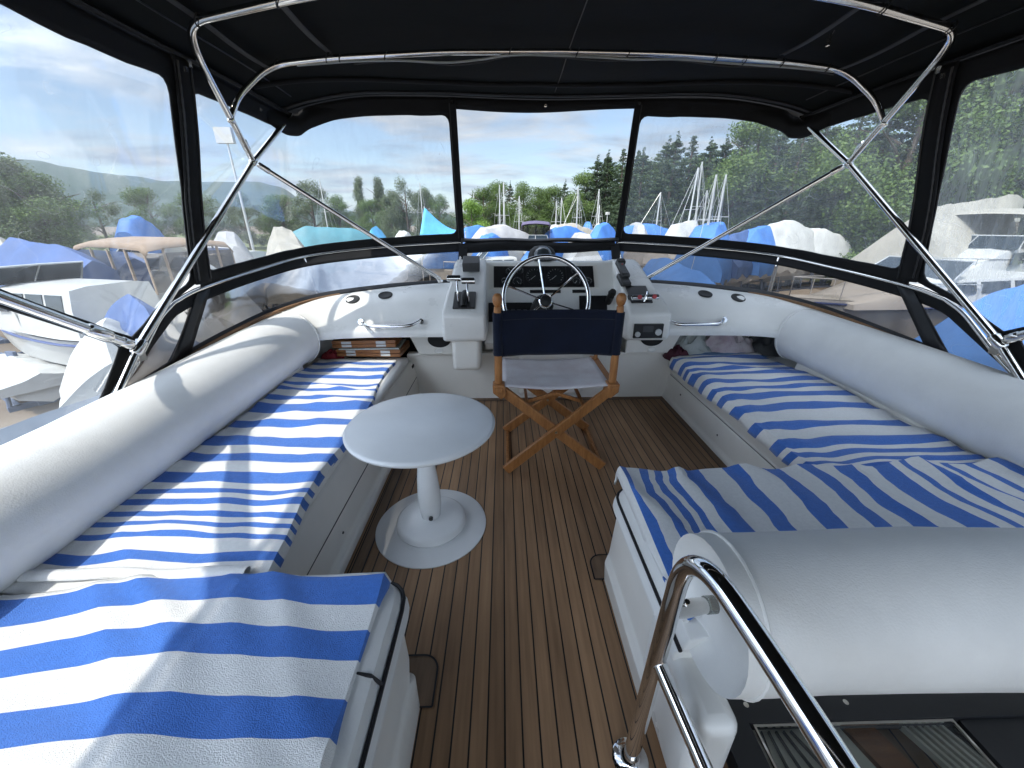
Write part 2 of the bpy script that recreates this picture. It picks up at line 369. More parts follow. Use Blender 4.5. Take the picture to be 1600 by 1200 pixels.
# resample both by index so that the loft stays straight across
WF = catmull(WL + mir(WL), 6); LF = catmull(LL + mir(LL), 6)
dash = thing('dash_moulding', 'white moulded dash and coaming curving round the front of the flybridge', 'dash', (CX, 3.0, .6))
def dash_pt(i, t):
    w, l = WF[i], LF[i]
    front = min(1, max(0, (w.y - 2.2) / .7))
    p = l.lerp(w, t)
    bulge = math.sin(math.pi * min(1, t)) ** .8 * min(.105, .16 * (w - l).length) * (.35 + .65 * front)
    return (p.x, p.y, p.z + bulge)
ts = [0, .01, .03, .06, .1, .15, .22, .3, .4, .5, .6, .7, .8, .9, 1.0]
V = []; F = []
nI = len(WF)
rows = []
for i in range(nI):
    w, l = WF[i], LF[i]
    inn = (l - w); inn.z = 0; inn.normalize()
    col = [(l.x + inn.x * -.02, l.y + inn.y * -.02, l.z - .055), (l.x, l.y, l.z - .05), (l.x + inn.x * .003, l.y + inn.y * .003, l.z - .03)] + [dash_pt(i, t) for t in ts]
    out_ = -inn
    col += [(w.x + out_.x * .03, w.y + out_.y * .03, w.z + .002), (w.x + out_.x * .09, w.y + out_.y * .09, w.z - .03), (w.x + out_.x * .14, w.y + out_.y * .14, w.z - .3), (w.x + out_.x * .2, w.y + out_.y * .2, w.z - 1.0), (w.x + out_.x * .1, w.y + out_.y * .1, -2.0)]
    rows.append(col)
nC = len(rows[0])
V = [p for r_ in rows for p in r_]
F = [(i * nC + j, (i + 1) * nC + j, (i + 1) * nC + j + 1, i * nC + j + 1) for i in range(nI - 1) for j in range(nC - 1) if not (j < 16 and -.37 < WF[i].x < 1.02 and -.37 < WF[i + 1].x < 1.02)]
mesh_obj('shell', (V, F), 'gelcoat', dash, sharp=50)
# lower front wall, soffit panels with speakers, cubby linings
mesh_obj('front_wall', box((CX, 2.95, .19), (2.2, .04, .40)), 'gelcoat_cream', dash, smooth=False)
o = mesh_obj('wall_ledge', box((CX, 2.93, .397), (2.18, .06, .022)), 'gelcoat_cream', dash); bev(o, .006)
for s in (-1, 1):
    def sx(x): return CX + s * (CX - x) * -1 if s < 0 else 2 * CX - x
    px = [(-.74, .615), (-.655, .41), (-.30, .41), (-.30, .615)]
    px = [(sx(a) if s > 0 else a, b) for a, b in px]
    o = mesh_obj('speaker_panel', ([(a, 2.86, b) for a, b in px] + [(a, 2.90, b) for a, b in px], [(0, 1, 2, 3), (7, 6, 5, 4), (0, 4, 5, 1), (1, 5, 6, 2), (2, 6, 7, 3), (3, 7, 4, 0)]), 'gelcoat_cream', dash); fixn(o); bev(o, .008)
    spx = -.49 if s < 0 else 2 * CX + .49
    sp = mesh_obj('speaker', disc_on((spx, 2.859, .535), (0, -1, 0), .088, .012, 36, ry=.062), 'speaker_cloth', o)
    mesh_obj('drain_cap', lathe([(.034, 0), (.034, .008), (.026, .012), (.022, .006), (0, .006)], (spx - s * .01 * -1, 2.859, .443), 28, Vector((0, -1, 0)).to_track_quat('Z', 'Y').to_matrix().to_4x4() @ Matrix.Diagonal((1, .62, 1, 1))), 'gelcoat', o)
    # cubby: back wall, floor
    xa, xb = (-1.6, -.72) if s < 0 else (2 * CX + .72, 2 * CX + 1.6)
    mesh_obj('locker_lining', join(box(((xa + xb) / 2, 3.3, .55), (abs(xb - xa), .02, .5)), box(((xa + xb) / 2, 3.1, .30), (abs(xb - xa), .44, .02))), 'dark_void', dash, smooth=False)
    for hx in (-.88, -1.105):
        X = hx if s < 0 else 2 * CX - hx
        # cup hole ring lies on dash surface
        i_best = min(range(nI), key=lambda i: abs(WF[i].x - X) + (0 if WF[i].y > 2.5 else 9))
        tt = .52; p = Vector(dash_pt(i_best, tt)); p2 = Vector(dash_pt(i_best, tt + .08)); dn = (p2 - p).normalized(); nrm = Vector((1, 0, 0)).cross(dn); nrm = nrm if nrm.z > 0 else -nrm
        q = nrm.to_track_quat('Z', 'Y').to_matrix().to_4x4()
        mesh_obj('cup_hole', lathe([(.052, -.002), (.052, .004), (.044, .006), (.040, .003), (.0, .002)], (X, p.y, p.z), 36, q), 'black_rubber', dash)
    # chrome grab handle on the lip
    X0, X1 = (-1.0, -.58) if s < 0 else (2 * CX + .495, 2 * CX + .925)
    hz = .715
    h = thing('grab_handle', 'chrome grab handle on the %s side of the white dash below two black cup holes' % ('left' if s < 0 else 'right'), 'handle', ((X0 + X1) / 2, 2.65, hz), 'chrome grab handles on the dash')
    mesh_obj('bar', tube(smooth_path([(X0, 2.70, hz), (X0 + .06, 2.605, hz - .012), (X1 - .06, 2.605, hz - .012), (X1, 2.70, hz + .008)], .05), .0125, 12), 'chrome', h)
    for X in (X0, X1): mesh_obj('foot', disc_on((X, 2.685, hz), (0, -1, .3), .02, .006), 'chrome', h)

# teak strip outside the bolsters, at the foot of the windscreen
for s in (-1, 1):
    P = [Vector(WF[i]) + Vector((0, 0, .012)) for i in range(nI) if (WF[i].x < -1.2 if s < 0 else WF[i].x > 2 * CX + 1.2) and WF[i].y > .2]
    Vs = []
    for i, p in enumerate(P):
        d = (P[min(i + 1, len(P) - 1)] - P[max(0, i - 1)]).normalized(); sd = Vector((-d.y, d.x, 0)) * (1)
        a = p + sd * .0; b = p - sd * .035
        Vs += [tuple(a), tuple(b), tuple(a - Vector((0, 0, .015))), tuple(b - Vector((0, 0, .015)))]
    Fs = []
    for i in range(len(P) - 1):
        k = 4 * i; Fs += [(k, k + 1, k + 5, k + 4), (k + 2, k + 6, k + 7, k + 3), (k, k + 4, k + 6, k + 2), (k + 1, k + 3, k + 7, k + 5)]
    o = fixn(mesh_obj('teak_strip', (Vs, Fs), 'teak_trim', None)); o.parent = dash; o.matrix_parent_inverse = Matrix.Translation(-Vector(dash.location))

# ---- benches
# port bench
b1 = thing('bench', 'long white moulded bench along the left side under a towel with narrow blue stripes', 'bench', (-1.1, 1.8, 0))
prof = [(-.672, 0), (-.672, .05), (-.70, .065), (-.705, .22), (-.735, .33), (-.75, .345), (-1.66, .345), (-1.66, 0)]
o = mesh_obj('base', prism(prof, 'y', .60, 2.93), 'gelcoat_cream', b1); fixn(o); bev(o, .012)
mesh_obj('base_seam', tube([(-.703, .9, .20), (-.703, 1.7, .21), (-.703, 2.9, .21)], .0022, 6), 'dark_plastic', b1)
for y in (1.30, 2.05): mesh_obj('screw', disc_on((-.700, y, .12), (1, 0, 0), .006, .003, 12), 'dark_plastic', b1)
o = mesh_obj('cushion', prism([(-.745, .348), (-.735, .375), (-.745, .402), (-1.45, .402), (-1.45, .348)], 'y', .80, 2.84), 'white_vinyl', b1); fixn(o); bev(o, .014)
# starboard bench
b2 = thing('bench', 'white moulded bench along the right side running up to the cubby of clothes', 'bench', (1.75, 2.1, 0))
prof = [(1.335, 0), (1.335, .03), (1.352, .05), (1.36, .20), (1.375, .215), (1.345, .33), (1.335, .345), (2.32, .345), (2.32, 0)]
o = mesh_obj('base', prism(prof, 'y', 1.0, 2.93), 'gelcoat_cream', b2); fixn(o); bev(o, .012)
mesh_obj('base_seam', tube([(1.363, 1.35, .213), (1.363, 2.9, .213)], .002, 6), 'dark_plastic', b2)
for y, z in ((2.66, .14), (2.1, .11), (1.6, .12)): mesh_obj('screw', disc_on((1.357, y, z), (-1, 0, 0), .007, .003, 12), 'dark_plastic', b2)
o = mesh_obj('cushion', prism([(1.335, .348), (1.315, .375), (1.33, .402), (2.2, .402), (2.2, .348)], 'y', 1.30, 2.80), 'white_vinyl', b2); fixn(o); bev(o, .016)
# aft port seat
b3 = thing('bench', 'white aft bench on the left with black piping under the broad-striped towel', 'bench', (-1.0, .3, 0))
def rounded(poly, r=.06, n=5):
    out = []
    m = len(poly)
    for i in range(m):
        a, b, c = Vector(poly[i - 1]), Vector(poly[i]), Vector(poly[(i + 1) % m])
        rr = min(r[i] if isinstance(r, (list, tuple)) else r, (a - b).length * .45, (c - b).length * .45)
        if rr < 1e-4: out.append(tuple(b)); continue
        p0 = b + (a - b).normalized() * rr; p1 = b + (c - b).normalized() * rr
        for k in range(n + 1):
            t = k / n; out.append(tuple(p0 * (1 - t) ** 2 + b * (2 * t * (1 - t)) + p1 * t * t))
    return out
def loft_polys(levels):
    """levels: list of (poly2d, z) with equal counts"""
    V = []; F = []; n = len(levels[0][0])
    for poly, z in levels: V += [(p[0], p[1], z) for p in poly]
    for l in range(len(levels) - 1):
        for i in range(n): F.append((l * n + i, l * n + (i + 1) % n, (l + 1) * n + (i + 1) % n, (l + 1) * n + i))
    F.append(tuple(range(n - 1, -1, -1))); F.append(tuple((len(levels) - 1) * n + i for i in range(n)))
    return V, F
def offs(x0, x1, y0, y1, r, n=5): return rounded([(x0, y0), (x1, y0), (x1, y1), (x0, y1)], r, n)
A = lambda x1, y1, r: offs(-1.66, x1, -.9, y1, [.01, .01, r, .01])
o = mesh_obj('base', loft_polys([(A(-.262, .725, .03), 0), (A(-.262, .725, .03), .13), (A(-.272, .70, .03), .145), (A(-.285, .775, .05), .16), (A(-.30, .80, .05), .30)]), 'gelcoat_cream', b3); fixn(o); bev(o, .010)
o = mesh_obj('cushion', loft_polys([(A(-.285, .82, .08), .302), (A(-.272, .84, .09), .33), (A(-.29, .84, .09), .36)]), 'white_vinyl', b3); fixn(o); bev(o, .012)
o = mesh_obj('cushion_top', loft_polys([(A(-.292, .838, .09), .361), (A(-.305, .825, .09), .395), (A(-.34, .79, .08), .41)]), 'white_vinyl', b3); fixn(o); bev(o, .010)
pp = [(p[0], p[1], .362) for p in A(-.287, .842, .09)]
i0 = [i for i, p in enumerate(pp) if p[0] > -1.5]
mesh_obj('piping', tube([(-.287, -.8, .362)] + [(-.287, .745, .362)] + [(p[0], p[1], .362) for p in A(-.287, .842, .09) if p[1] > .745 and p[0] > -.6][1:] + [(-1.3, .842, .362)], .0055, 8), 'piping', b3)
mesh_obj('seam_piping', tube([(-.288, .56, .365), (-.31, .56, .398), (-.36, .56, .412)], .0045, 8), 'piping', b3)
# aft starboard seat
b4 = thing('bench', 'white aft bench on the right with black piping in front of the padded bolster', 'bench', (1.3, .9, 0))
B = lambda x0, y1, r: offs(x0, 2.32, .70, y1, [.01, .01, .01, r])
o = mesh_obj('base', loft_polys([(B(.405, 1.16, .03), 0), (B(.40, 1.165, .03), .09), (B(.425, 1.20, .03), .105), (B(.44, 1.22, .05), .30)]), 'gelcoat_cream', b4); fixn(o); bev(o, .010)
B2 = lambda x0, y1, r: offs(x0, 2.2, .62, y1, [.01, .01, .01, r])
o = mesh_obj('cushion', loft_polys([(B2(.435, 1.225, .08), .302), (B2(.415, 1.25, .09), .335), (B2(.43, 1.26, .09), .362)]), 'white_vinyl', b4); fixn(o); bev(o, .012)
o = mesh_obj('cushion_top', loft_polys([(B2(.44, 1.26, .09), .364), (B2(.455, 1.25, .09), .40), (B2(.49, 1.22, .08), .412)]), 'white_vinyl', b4); fixn(o); bev(o, .010)
mesh_obj('piping', tube([(.436, .62, .363)] + [(p[0], p[1], .363) for p in B2(.436, 1.262, .09) if p[1] > 1.16 and p[0] < .6][::-1], .0055, 8), 'piping', b4)
mesh_obj('side_panel', box((.47, .62, .17), (.10, .30, .335)), 'gelcoat', b4)
bev(b4.children[-1], .03, 4)
mesh_obj('back_panel', box((1.4, .735, .2), (1.8, .04, .38)), 'gelcoat', b4, smooth=False)

# ---- bolsters
def bolster(name, label, a, b, r, loc, squash=1.0, path=None, seamend=None):
    t = thing(name, label, 'bolster', loc, 'white padded backrest bolsters')
    P = [Vector(p) for p in (path if path else [a, b])]
    P = resample(P, 40)
    n = 36; V = []; F = []
    T0 = (P[1] - P[0]).normalized(); T1 = (P[-1] - P[-2]).normalized()
    capn = 5; er = .045
    rings = []
    for k in range(capn): ang = math.pi / 2 * k / capn; rings.append((P[0] + T0 * (er - er * math.sin(ang)) - T0 * er, r - er * (1 - math.sin(ang)), T0))
    for i, p in enumerate(P):
        T = (P[min(i + 1, 39)] - P[max(i - 1, 0)]).normalized(); rings.append((p + (T0 * .001 if i == 0 else Vector()), r, T))
    for k in range(1, capn + 1): ang = math.pi / 2 * k / capn; rings.append((P[-1] + T1 * er * math.sin(ang), r - er * (1 - math.cos(ang)), T1))
    for (p, rr, T) in rings:
        s = T.cross(Vector((0, 0, 1))).normalized(); u = s.cross(T)
        for k in range(n):
            a_ = 2 * math.pi * k / n
            q = p + s * math.cos(a_) * rr + u * math.sin(a_) * rr * squash
            d = nz(q.x, q.y, q.z, 2.6) * .006 + nz(q.x, q.y, q.z, 9) * .0012
            V.append(tuple(q + (s * math.cos(a_) + u * math.sin(a_)) * d))
    m = len(rings)
    for i in range(m - 1):
        for k in range(n): F.append((i * n + k, i * n + (k + 1) % n, (i + 1) * n + (k + 1) % n, (i + 1) * n + k))
    F.append(tuple(range(n - 1, -1, -1))); F.append(tuple((m - 1) * n + k for k in range(n)))
    o = fixn(mesh_obj('cover', (V, F), 'white_vinyl', t, sharp=70))
    for (p, T, off) in ((P[0], T0, .0), (P[-1], T1, .0)):
        s = T.cross(Vector((0, 0, 1))).normalized(); u = s.cross(T)
        rr = r + .0005
        ringp = [p + s * math.cos(a_) * rr + u * math.sin(a_) * rr * squash for a_ in [2 * math.pi * k / 40 for k in range(40)]]
        mesh_obj('seam', tube(ringp, .004, 6, closed=True), 'white_vinyl', t)
    return t
bolster('bolster', 'long white padded bolster along the left side, sunlit on top', None, None, .184, (-1.49, 1.0, .35),
        path=catmull([(-1.53, -1.3, .53), (-1.525, .2, .53), (-1.51, 1.2, .54), (-1.50, 1.9, .575), (-1.47, 2.4, .61), (-1.445, 2.60, .622)], 6))
bolster('bolster', 'long white padded bolster along the right side in shade', None, None, .184, (2.2, 1.0, .35),
        path=catmull([(2.25, -1.3, .53), (2.245, .2, .53), (2.22, 1.2, .54), (2.20, 1.9, .575), (2.15, 2.4, .61), (2.11, 2.62, .622)], 6))
bolster('bolster', 'thick white padded bolster across the right foreground behind the steel handrail', None, None, .165, (1.3, .61, .36), path=[(.50, .61, .53), (2.12, .61, .53)])
for s, y0, y1, x in ((-1, -.8, 2.7, -1.40), (1, 1.0, 2.7, 2.11)):
    pass
# grey backrest plinths under the side bolsters
for s in (-1, 1):
    X = [(-1.42, -1.3), (-1.42, .9), (-1.40, 1.9), (-1.36, 2.5)]
    V = []; 
    for x, y in X:
        xx = x if s < 0 else 2 * CX - x + .03
        V += [(xx, y, .38), (xx - s * .02 * -1, y, .50), (xx + s * .20, y, .50), (xx + s * .2, y, .38)]
    F = []
    for i in range(3):
        for j in range(4): F.append((4 * i + j, 4 * i + (j + 1) % 4, 4 * i + 4 + (j + 1) % 4, 4 * i + 4 + j))
    F += [(0, 1, 2, 3), (12, 13, 14, 15)]
    par = b1 if s < 0 else b2
    o = fixn(mesh_obj('backrest_plinth', (V, F), 'gelcoat_cream', par, smooth=False))

# ---- towels
def towel(name, label, fn, us, bands, vmin, vmax, loc, hem=None, step=.03, cat='towel', thick=.007):
    vs = sorted(set([round(v, 4) for b in bands for v in b] + [vmin, vmax]))
    full = []
    for a, b in zip(vs[:-1], vs[1:]):
        k = max(1, int(math.ceil((b - a) / step)))
        full += [a + (b - a) * i / k for i in range(k)]
    full.append(vs[-1])
    V, F = grid(fn, us, full); n = len(us) - 1; mi = []
    for j in range(len(full) - 1):
        c = (full[j] + full[j + 1]) / 2
        mi += [1 if any(min(b) < c < max(b) for b in bands) else 0] * n
    o = mesh_obj(name, (V, F, mi), ['towel_white', 'towel_blue'], None)
    solid(o, thick); tag(o, label, cat, None)
    return o
def wr(x, y, a=.010):
    return a * (nz(x, y, 0, 2.6) * .9 + nz(x + 7, y * .6, 1, 6) * .45 + nz(x, y, 5, 15) * .15)
def ridge(x, y, ang, s=7., sh=3.0):
    q = x * math.cos(ang) + y * math.sin(ang); p = -x * math.sin(ang) + y * math.cos(ang)
    v = 1 - abs(noise.noise(Vector((q * s, p * s * .22, 2.2)))) * sh
    return max(0, v)
LB = [(2.667, 2.612), (2.533, 2.47), (2.409, 2.352), (2.264, 2.233), (2.192, 2.152), (2.077, 2.032), (1.98, 1.883), (1.786, 1.717), (1.615, 1.528), (1.469, 1.404), (1.325, 1.253), (1.21, 1.183), (1.154, 1.122), (1.089, 1.063), (1.038, 1.017), (.988, .965), (.91, .873)]
def f_left(u, v):
    # u 0..1 across from backrest to front edge
    inner = -.80 + (.10) * max(0, (2.72 - v) / 1.92) * .9 - .02 * math.sin(v * 6)
    if v > 2.3: inner -= (v - 2.3) * .02
    outer = -1.375
    x = outer + (inner - outer) * min(u, 1.0)
    y = v + .016 * nz(x, v, 2, 4) + .006 * nz(x, v, 5, 11) + .012 * math.sin(v * 11) * (u > .6) * (u - .6)
    z = .412 + wr(x, v, .014) + .018 * ridge(x, v, 1.25) * (.5 + .5 * nz(x, v, 9, 2)) + .010 * max(0, 1 - u * 8)
    if u > 1.0:
        d = (u - 1.0); x = inner + min(d, .35) * .05; z = .412 - d * .10 + wr(x, v, .006)
    return (x, y, z)
us = lin(0, 1, 30) + [1.04, 1.12, 1.25]
towel('towel', 'blue and white towel of many narrow stripes along the left bench', f_left, us, LB, .775, 2.73, (0, 0, 0))
RLB = [(.822, .74), (.671, .598), (.516, .443), (.365, .285), (.20, .11), (.02, -.07)]
def f_rl(u, v):
    x = -1.42 + (-.345 + 1.42) * min(u, 1)
    k = (x + .345)
    y = v + .028 * k * (-1) * (-1) + .018 * math.sin(x * 5.0 + .8) + .015 * nz(x, v, 3, 3)
    y = v + .055 * k + .014 * math.sin(x * 6.0 + .6) + .012 * nz(x, v, 3, 3)
    z = .428 + wr(x, v, .014) + .016 * ridge(x, v, .95, 4.5, 4) + .012 * ridge(x + 3, v, .7, 3.0, 5)
    yy = y
    if y > .81: z -= (y - .81) * .9; yy = .81 + (y - .81) * .5
    if u > .93: z -= (u - .93) * .08
    if u > 1: d = u - 1; x += d * .10; z -= d * .22
    return (x, yy, z)
towel('towel', 'towel with broad blue and white stripes on the left aft bench in the foreground', f_rl, lin(0, 1, 46) + [1.03, 1.07, 1.12], RLB, -.25, .836, None, step=.02)
RB = [(2.737, 2.677), (2.606, 2.551), (2.511, 2.46), (2.423, 2.351), (2.283, 2.218), (2.156, 2.107), (2.05, 1.979), (1.903, 1.824), (1.716, 1.649), (1.551, 1.478), (1.446, 1.405), (1.366, 1.333), (1.32, 1.284)]
def f_rb(u, v):
    # u 0 at drape bottom .. over edge to bolster
    inner = 1.315; outer = 2.04 if v > 1.9 else 2.04
    if v > 2.5: outer = 2.04 - (v - 2.5) * .3
    if u < 0:
        d = -u; hang = .5 + .5 * nz(0, v, 4, 3.5)
        x = inner - .012 - .012 * min(1, d * 2) + .006 * math.sin(v * 25); z = .414 - d * (.05 + .06 * hang); y = v + d * .03
        return (x, y, z)
    x = inner + (outer - inner) * u
    y = v + .02 * math.exp(-((u - .12) / .12) ** 2) * (1 if v < 2.4 else .3) * -1.2 + .008 * nz(x, v, 3, 4)
    z = .416 + wr(x, v, .012) + .016 * ridge(x, v, 1.35, 5) - .012 * math.exp(-(u / .03) ** 2)
    return (x, y, z)
towel('towel', 'blue and white striped towel lying along the right bench', f_rb, [-1, -.7, -.4, -.15] + lin(0, 1, 34), RB, 1.262, 2.78, None)
RRB = [(.491, .465), (.577, .542), (.634, .603), (.687, .659), (.797, .726), (.948, .887), (1.105, 1.034), (1.256, 1.189), (1.409, 1.342), (1.573, 1.495), (1.648, 1.618), (1.73, 1.70), (1.81, 1.78), (1.90, 1.87), (2.02, 1.97)]
def f_rr(u, v):
    # u: 0 front edge (y 1.30) .. 1 rear (.62); v = x
    y = 1.285 - u * .62
    wob = .03 * math.exp(-((u - .25) / .22) ** 2) * (1 if v > 1.2 else .35)
    x = v + .024 * nz(v, u, 8, 3.2) + .010 * nz(v, u * 1.5, 3, 8) + wob * math.sin(v * 7)
    z = .430 + wr(v, y, .016) + .030 * ridge(v, y, .25, 4, 3.2) * (.4 + .6 * max(0, nz(v, y, 2, 1.7) + .4))
    if v > 1.35: z += .018 * min(1, (v - 1.35) * 4)
    if u < 0: y = 1.285 + (-u) * .012; z = .430 - (-u) * .05 + wr(v, y, .01) + .004
    if v < .47:
        x = .47 + (v - .47) * .35; z -= (.47 - v) * .9
        if y < 1.0: z -= (.47 - v) * (1.0 - y) * 4
    y += .012 * math.sin(v * 16) * (u < .2) * (1 - u / .2) if u >= 0 else .012 * math.sin(v * 16)
    return (x, y, z)
towel('towel', 'striped towel spread across the right aft bench, stripes running fore and aft', f_rr, [-1, -.5, -.2] + lin(0, 1, 30), RRB, .43, 2.05, None, step=.03)
# corner of that towel hanging down beside the bolster cap
def f_hang(u, v):
    x = .455 + .006 * math.sin(u * 7 + v * 9); y = .80 - u * .13 - .03 * v; z = .41 - v * (.13 + .07 * u) 
    return (x - .01 * v, y, z)
V, F = grid(f_hang, lin(0, 1, 12), lin(0, 1, 12)); mi = [1 if j >= 10 or (i >= 10 and j > 4) or (i < 1) else 0 for j in range(11) for i in range(11)]
tw = mesh_obj('hanging_corner', (V, F, mi), ['towel_white', 'towel_blue'], [o for o in COL.objects if o.name == 'towel.003'][0]); solid(tw, .005)
# folded white hem at the near end of the left towel
def f_hem(u, v):
    x = -1.36 + .62 * u; y = .822 + .018 * math.cos(v) + .012 * nz(x, 0, 3, 5); z = .432 + .012 * math.sin(v) + .006 * nz(x, 2, 3, 6)
    return (x, y, z)
mesh_obj('folded_hem', grid(f_hem, lin(0, 1, 40), lin(0, 2 * math.pi, 12)), 'towel_white', [o for o in COL.objects if o.name == 'towel'][0])

# ================================================================== HELM CONSOLE
hc = thing('helm_console', 'white helm console with gauges, wheel and throttle levers', 'console', (.37, 2.9, 0))
def cheek(x0, x1, tx0, tx1):
    prof = [(2.56, .60), (2.545, .64), (2.55, .79), (2.60, .83), (3.12, 1.078), (3.20, 1.09), (3.34, 1.07), (3.36, .60)]
    V = []; n = len(prof)
    for side in (0, 1):
        for y, z in prof:
            k = max(0, min(1, (z - .8) / .28)); X = (x0 + (tx0 - x0) * k) if side == 0 else (x1 + (tx1 - x1) * k)
            V.append((X, y, z))
    F = [tuple(range(n - 1, -1, -1)), tuple(range(n, 2 * n))] + [(i, (i + 1) % n, n + (i + 1) % n, n + i) for i in range(n)]
    return V, F
o = fixn(mesh_obj('cheek', cheek(-.415, -.115, -.37, -.125), 'gelcoat', hc)); bev(o, .022, 4, 25)
o = fixn(mesh_obj('cheek', cheek(.845, 1.146, .86, 1.06), 'gelcoat', hc)); bev(o, .022, 4, 25)
cp = [(3.34, 1.065), (3.17, 1.082), (3.135, 1.074), (3.12, 1.055), (2.985, .885), (2.93, .80), (2.86, .66), (2.80, .52), (2.86, .45), (3.36, .45)]
o = fixn(mesh_obj('centre_panel', prism(cp, 'x', -.14, .87), 'gelcoat', hc)); bev(o, .01, 3, 25)
mesh_obj('pedestal', box((-.265, 2.72, .50), (.20, .24, .26)), 'gelcoat_cream', hc); bev(hc.children[-1], .03, 4)
mesh_obj('pedestal', box((.37, 2.86, .28), (.50, .12, .40)), 'gelcoat_cream', hc); bev(hc.children[-1], .03, 4)
# instrument panel
pn = Vector((0, -.17, .135)).normalized()  # outward normal of instrument slope
pn = Vector((0, -(1.055 - .885), (3.12 - 2.985))).normalized()
up_s = Vector((0, .135, .17)).normalized()
def onp(x, t, h=0.0):
    """point on instrument slope; t 0 bottom .. 1 top"""
    p = Vector((x, 2.985, .885)).lerp(Vector((x, 3.12, 1.055)), t); return p + pn * h
def plate(x0, x1, t0, t1, h, m, name, par, th=.006):
    a = [onp(x0, t0, h), onp(x1, t0, h), onp(x1, t1, h), onp(x0, t1, h)]; b = [p + pn * th for p in a]
    return fixn(mesh_obj(name, ([tuple(p) for p in a + b], [(0, 1, 2, 3), (4, 5, 6, 7), (0, 1, 5, 4), (1, 2, 6, 5), (2, 3, 7, 6), (3, 0, 4, 7)]), m, par, smooth=False))
plate(-.105, .735, .03, .97, .001, 'gelcoat_cream', 'panel_recess', hc, .003)
ip = plate(-.07, .70, .08, .90, .005, 'black_plastic', 'instrument_panel', hc, .012)
qm = pn.to_track_quat('Z', 'Y').to_matrix().to_4x4()
def gauge(x, t, r, needle):
    c = onp(x, t, .0175)
    g = mesh_obj('gauge', lathe([(r, 0), (r, .006), (r * .92, .007), (r * .9, .002), (0, .002)], c, 32, qm), 'gauge_face', ip)
    ticks = []
    for k in range(13):
        a = R(-220 + k * 260 / 12 + 180 + 0); dx = math.cos(R(220 - k * 260 / 12)); dy = math.sin(R(220 - k * 260 / 12))
        p0 = c + Vector((1, 0, 0)) * dx * r * .72 + up_s * dy * r * .72 + pn * .0035; p1 = c + Vector((1, 0, 0)) * dx * r * .86 + up_s * dy * r * .86 + pn * .0035
        ticks.append(beam(p0, p1, .0016 if k % 3 else .003, .001, up=pn))
    mesh_obj('tick_marks', join(*ticks), 'gauge_mark', g, smooth=False)
    dx, dy = math.cos(R(needle)), math.sin(R(needle))
    mesh_obj('needle', beam(c + pn * .005 - Vector((dx, 0, 0)) * r * .1, c + Vector((1, 0, 0)) * dx * r * .66 + up_s * dy * r * .66 + pn * .005, .003, .001, up=pn), 'gauge_mark', g, smooth=False)
for x in (.245, .405): gauge(x, .50, .070, 225)
for x in (.055, .56, ): gauge(x, .70, .036, 120)
for x in (.055,): gauge(x + .055, .29, .038, 300)
for x in (.005, .105): pass
gauge(.13, .72, .03, 60); gauge(.565, .29, .034, 235); gauge(.655, .30, .030, 150); gauge(.015, .30, .030, 200)
for x in (-.03 + .0, ): pass
for x in (.16, .325, .488, .61): mesh_obj('divider', beam(onp(x, .10, .018), onp(x, .88, .018), .003, .002, up=pn), 'dark_plastic', ip, smooth=False)
for a, b in ((.205, .44), (.53, .63)):
    plate(a, b, -.14, -.03, .003, 'black_plastic', 'switch_strip', hc, .008)
# lower black panels on centre face
ln = Vector((0, -(.885 - .80), .055)).normalized()
def lowplate(x0, x1, y0, z0, y1, z1, h, name, m='black_plastic', th=.012):
    n_ = Vector((0, -(z1 - z0), (y1 - y0))).normalized()
    a = [Vector((x0, y0, z0)), Vector((x1, y0, z0)), Vector((x1, y1, z1)), Vector((x0, y1, z1))]; a = [p + n_ * h for p in a]; b = [p + n_ * th for p in a]
    return fixn(mesh_obj(name, ([tuple(p) for p in a + b], [(0, 1, 2, 3), (4, 5, 6, 7), (0, 1, 5, 4), (1, 2, 6, 5), (2, 3, 7, 6), (3, 0, 4, 7)]), m, hc, smooth=False))
sp = lowplate(-.11, .22, 2.862, .665, 2.928, .795, .003, 'switch_panel')
mesh_obj('rocker_switch', join(*[box((-.06 + .045 * k, 2.875, .745), (.026, .03, .02)) for k in range(6)]), 'dark_plastic', sp)
dp = lowplate(.58, .79, 2.865, .67, 2.955, .84, .003, 'chart_display')
mesh_obj('screen', join(box((.66, 2.885, .775), (.11, .02, .07), Matrix.Rotation(R(-28), 3, 'X'))), 'gauge_face', dp)
mesh_obj('key_switch', tube([(.80, 2.93, .80), (.80, 2.86, .86)], .026, 16), 'black_rubber', hc)
mesh_obj('switch_knob', lathe([(.0, 0), (.022, 0), (.03, .02), (.022, .045), (0, .05)], (.795, 2.85, .865), 20, Vector((.2, -.6, .8)).to_track_quat('Z', 'Y').to_matrix().to_4x4()), 'black_rubber', hc)
# compass
cq = mesh_obj('compass', lathe([(.098, -.02), (.098, .005), (.09, .045), (.078, .07), (.05, .092), (0, .10)], (.315, 3.235, 1.08), 36, Matrix.Diagonal((1.2, .9, 1.15, 1))), 'black_rubber', hc)
mesh_obj('compass_dome', lathe([(.078, 0), (.073, .04), (.055, .072), (.028, .09), (0, .095)], (.315, 3.165, 1.095), 32), 'dome_glass', cq)
# radio panel in right cheek, below the levers
rp_ = mesh_obj('radio', box((.99, 2.541, .675), (.20, .02, .10)), 'black_plastic', hc); bev(rp_, .004)
mesh_obj('radio_knob', join(disc_on((1.055, 2.531, .67), (0, -1, 0), .022, .012), disc_on((.915, 2.531, .655), (0, -1, 0), .018, .010)), 'gauge_mark', rp_)
mesh_obj('radio_display', box((.985, 2.531, .69), (.07, .004, .04)), 'dark_plastic', rp_, smooth=False)
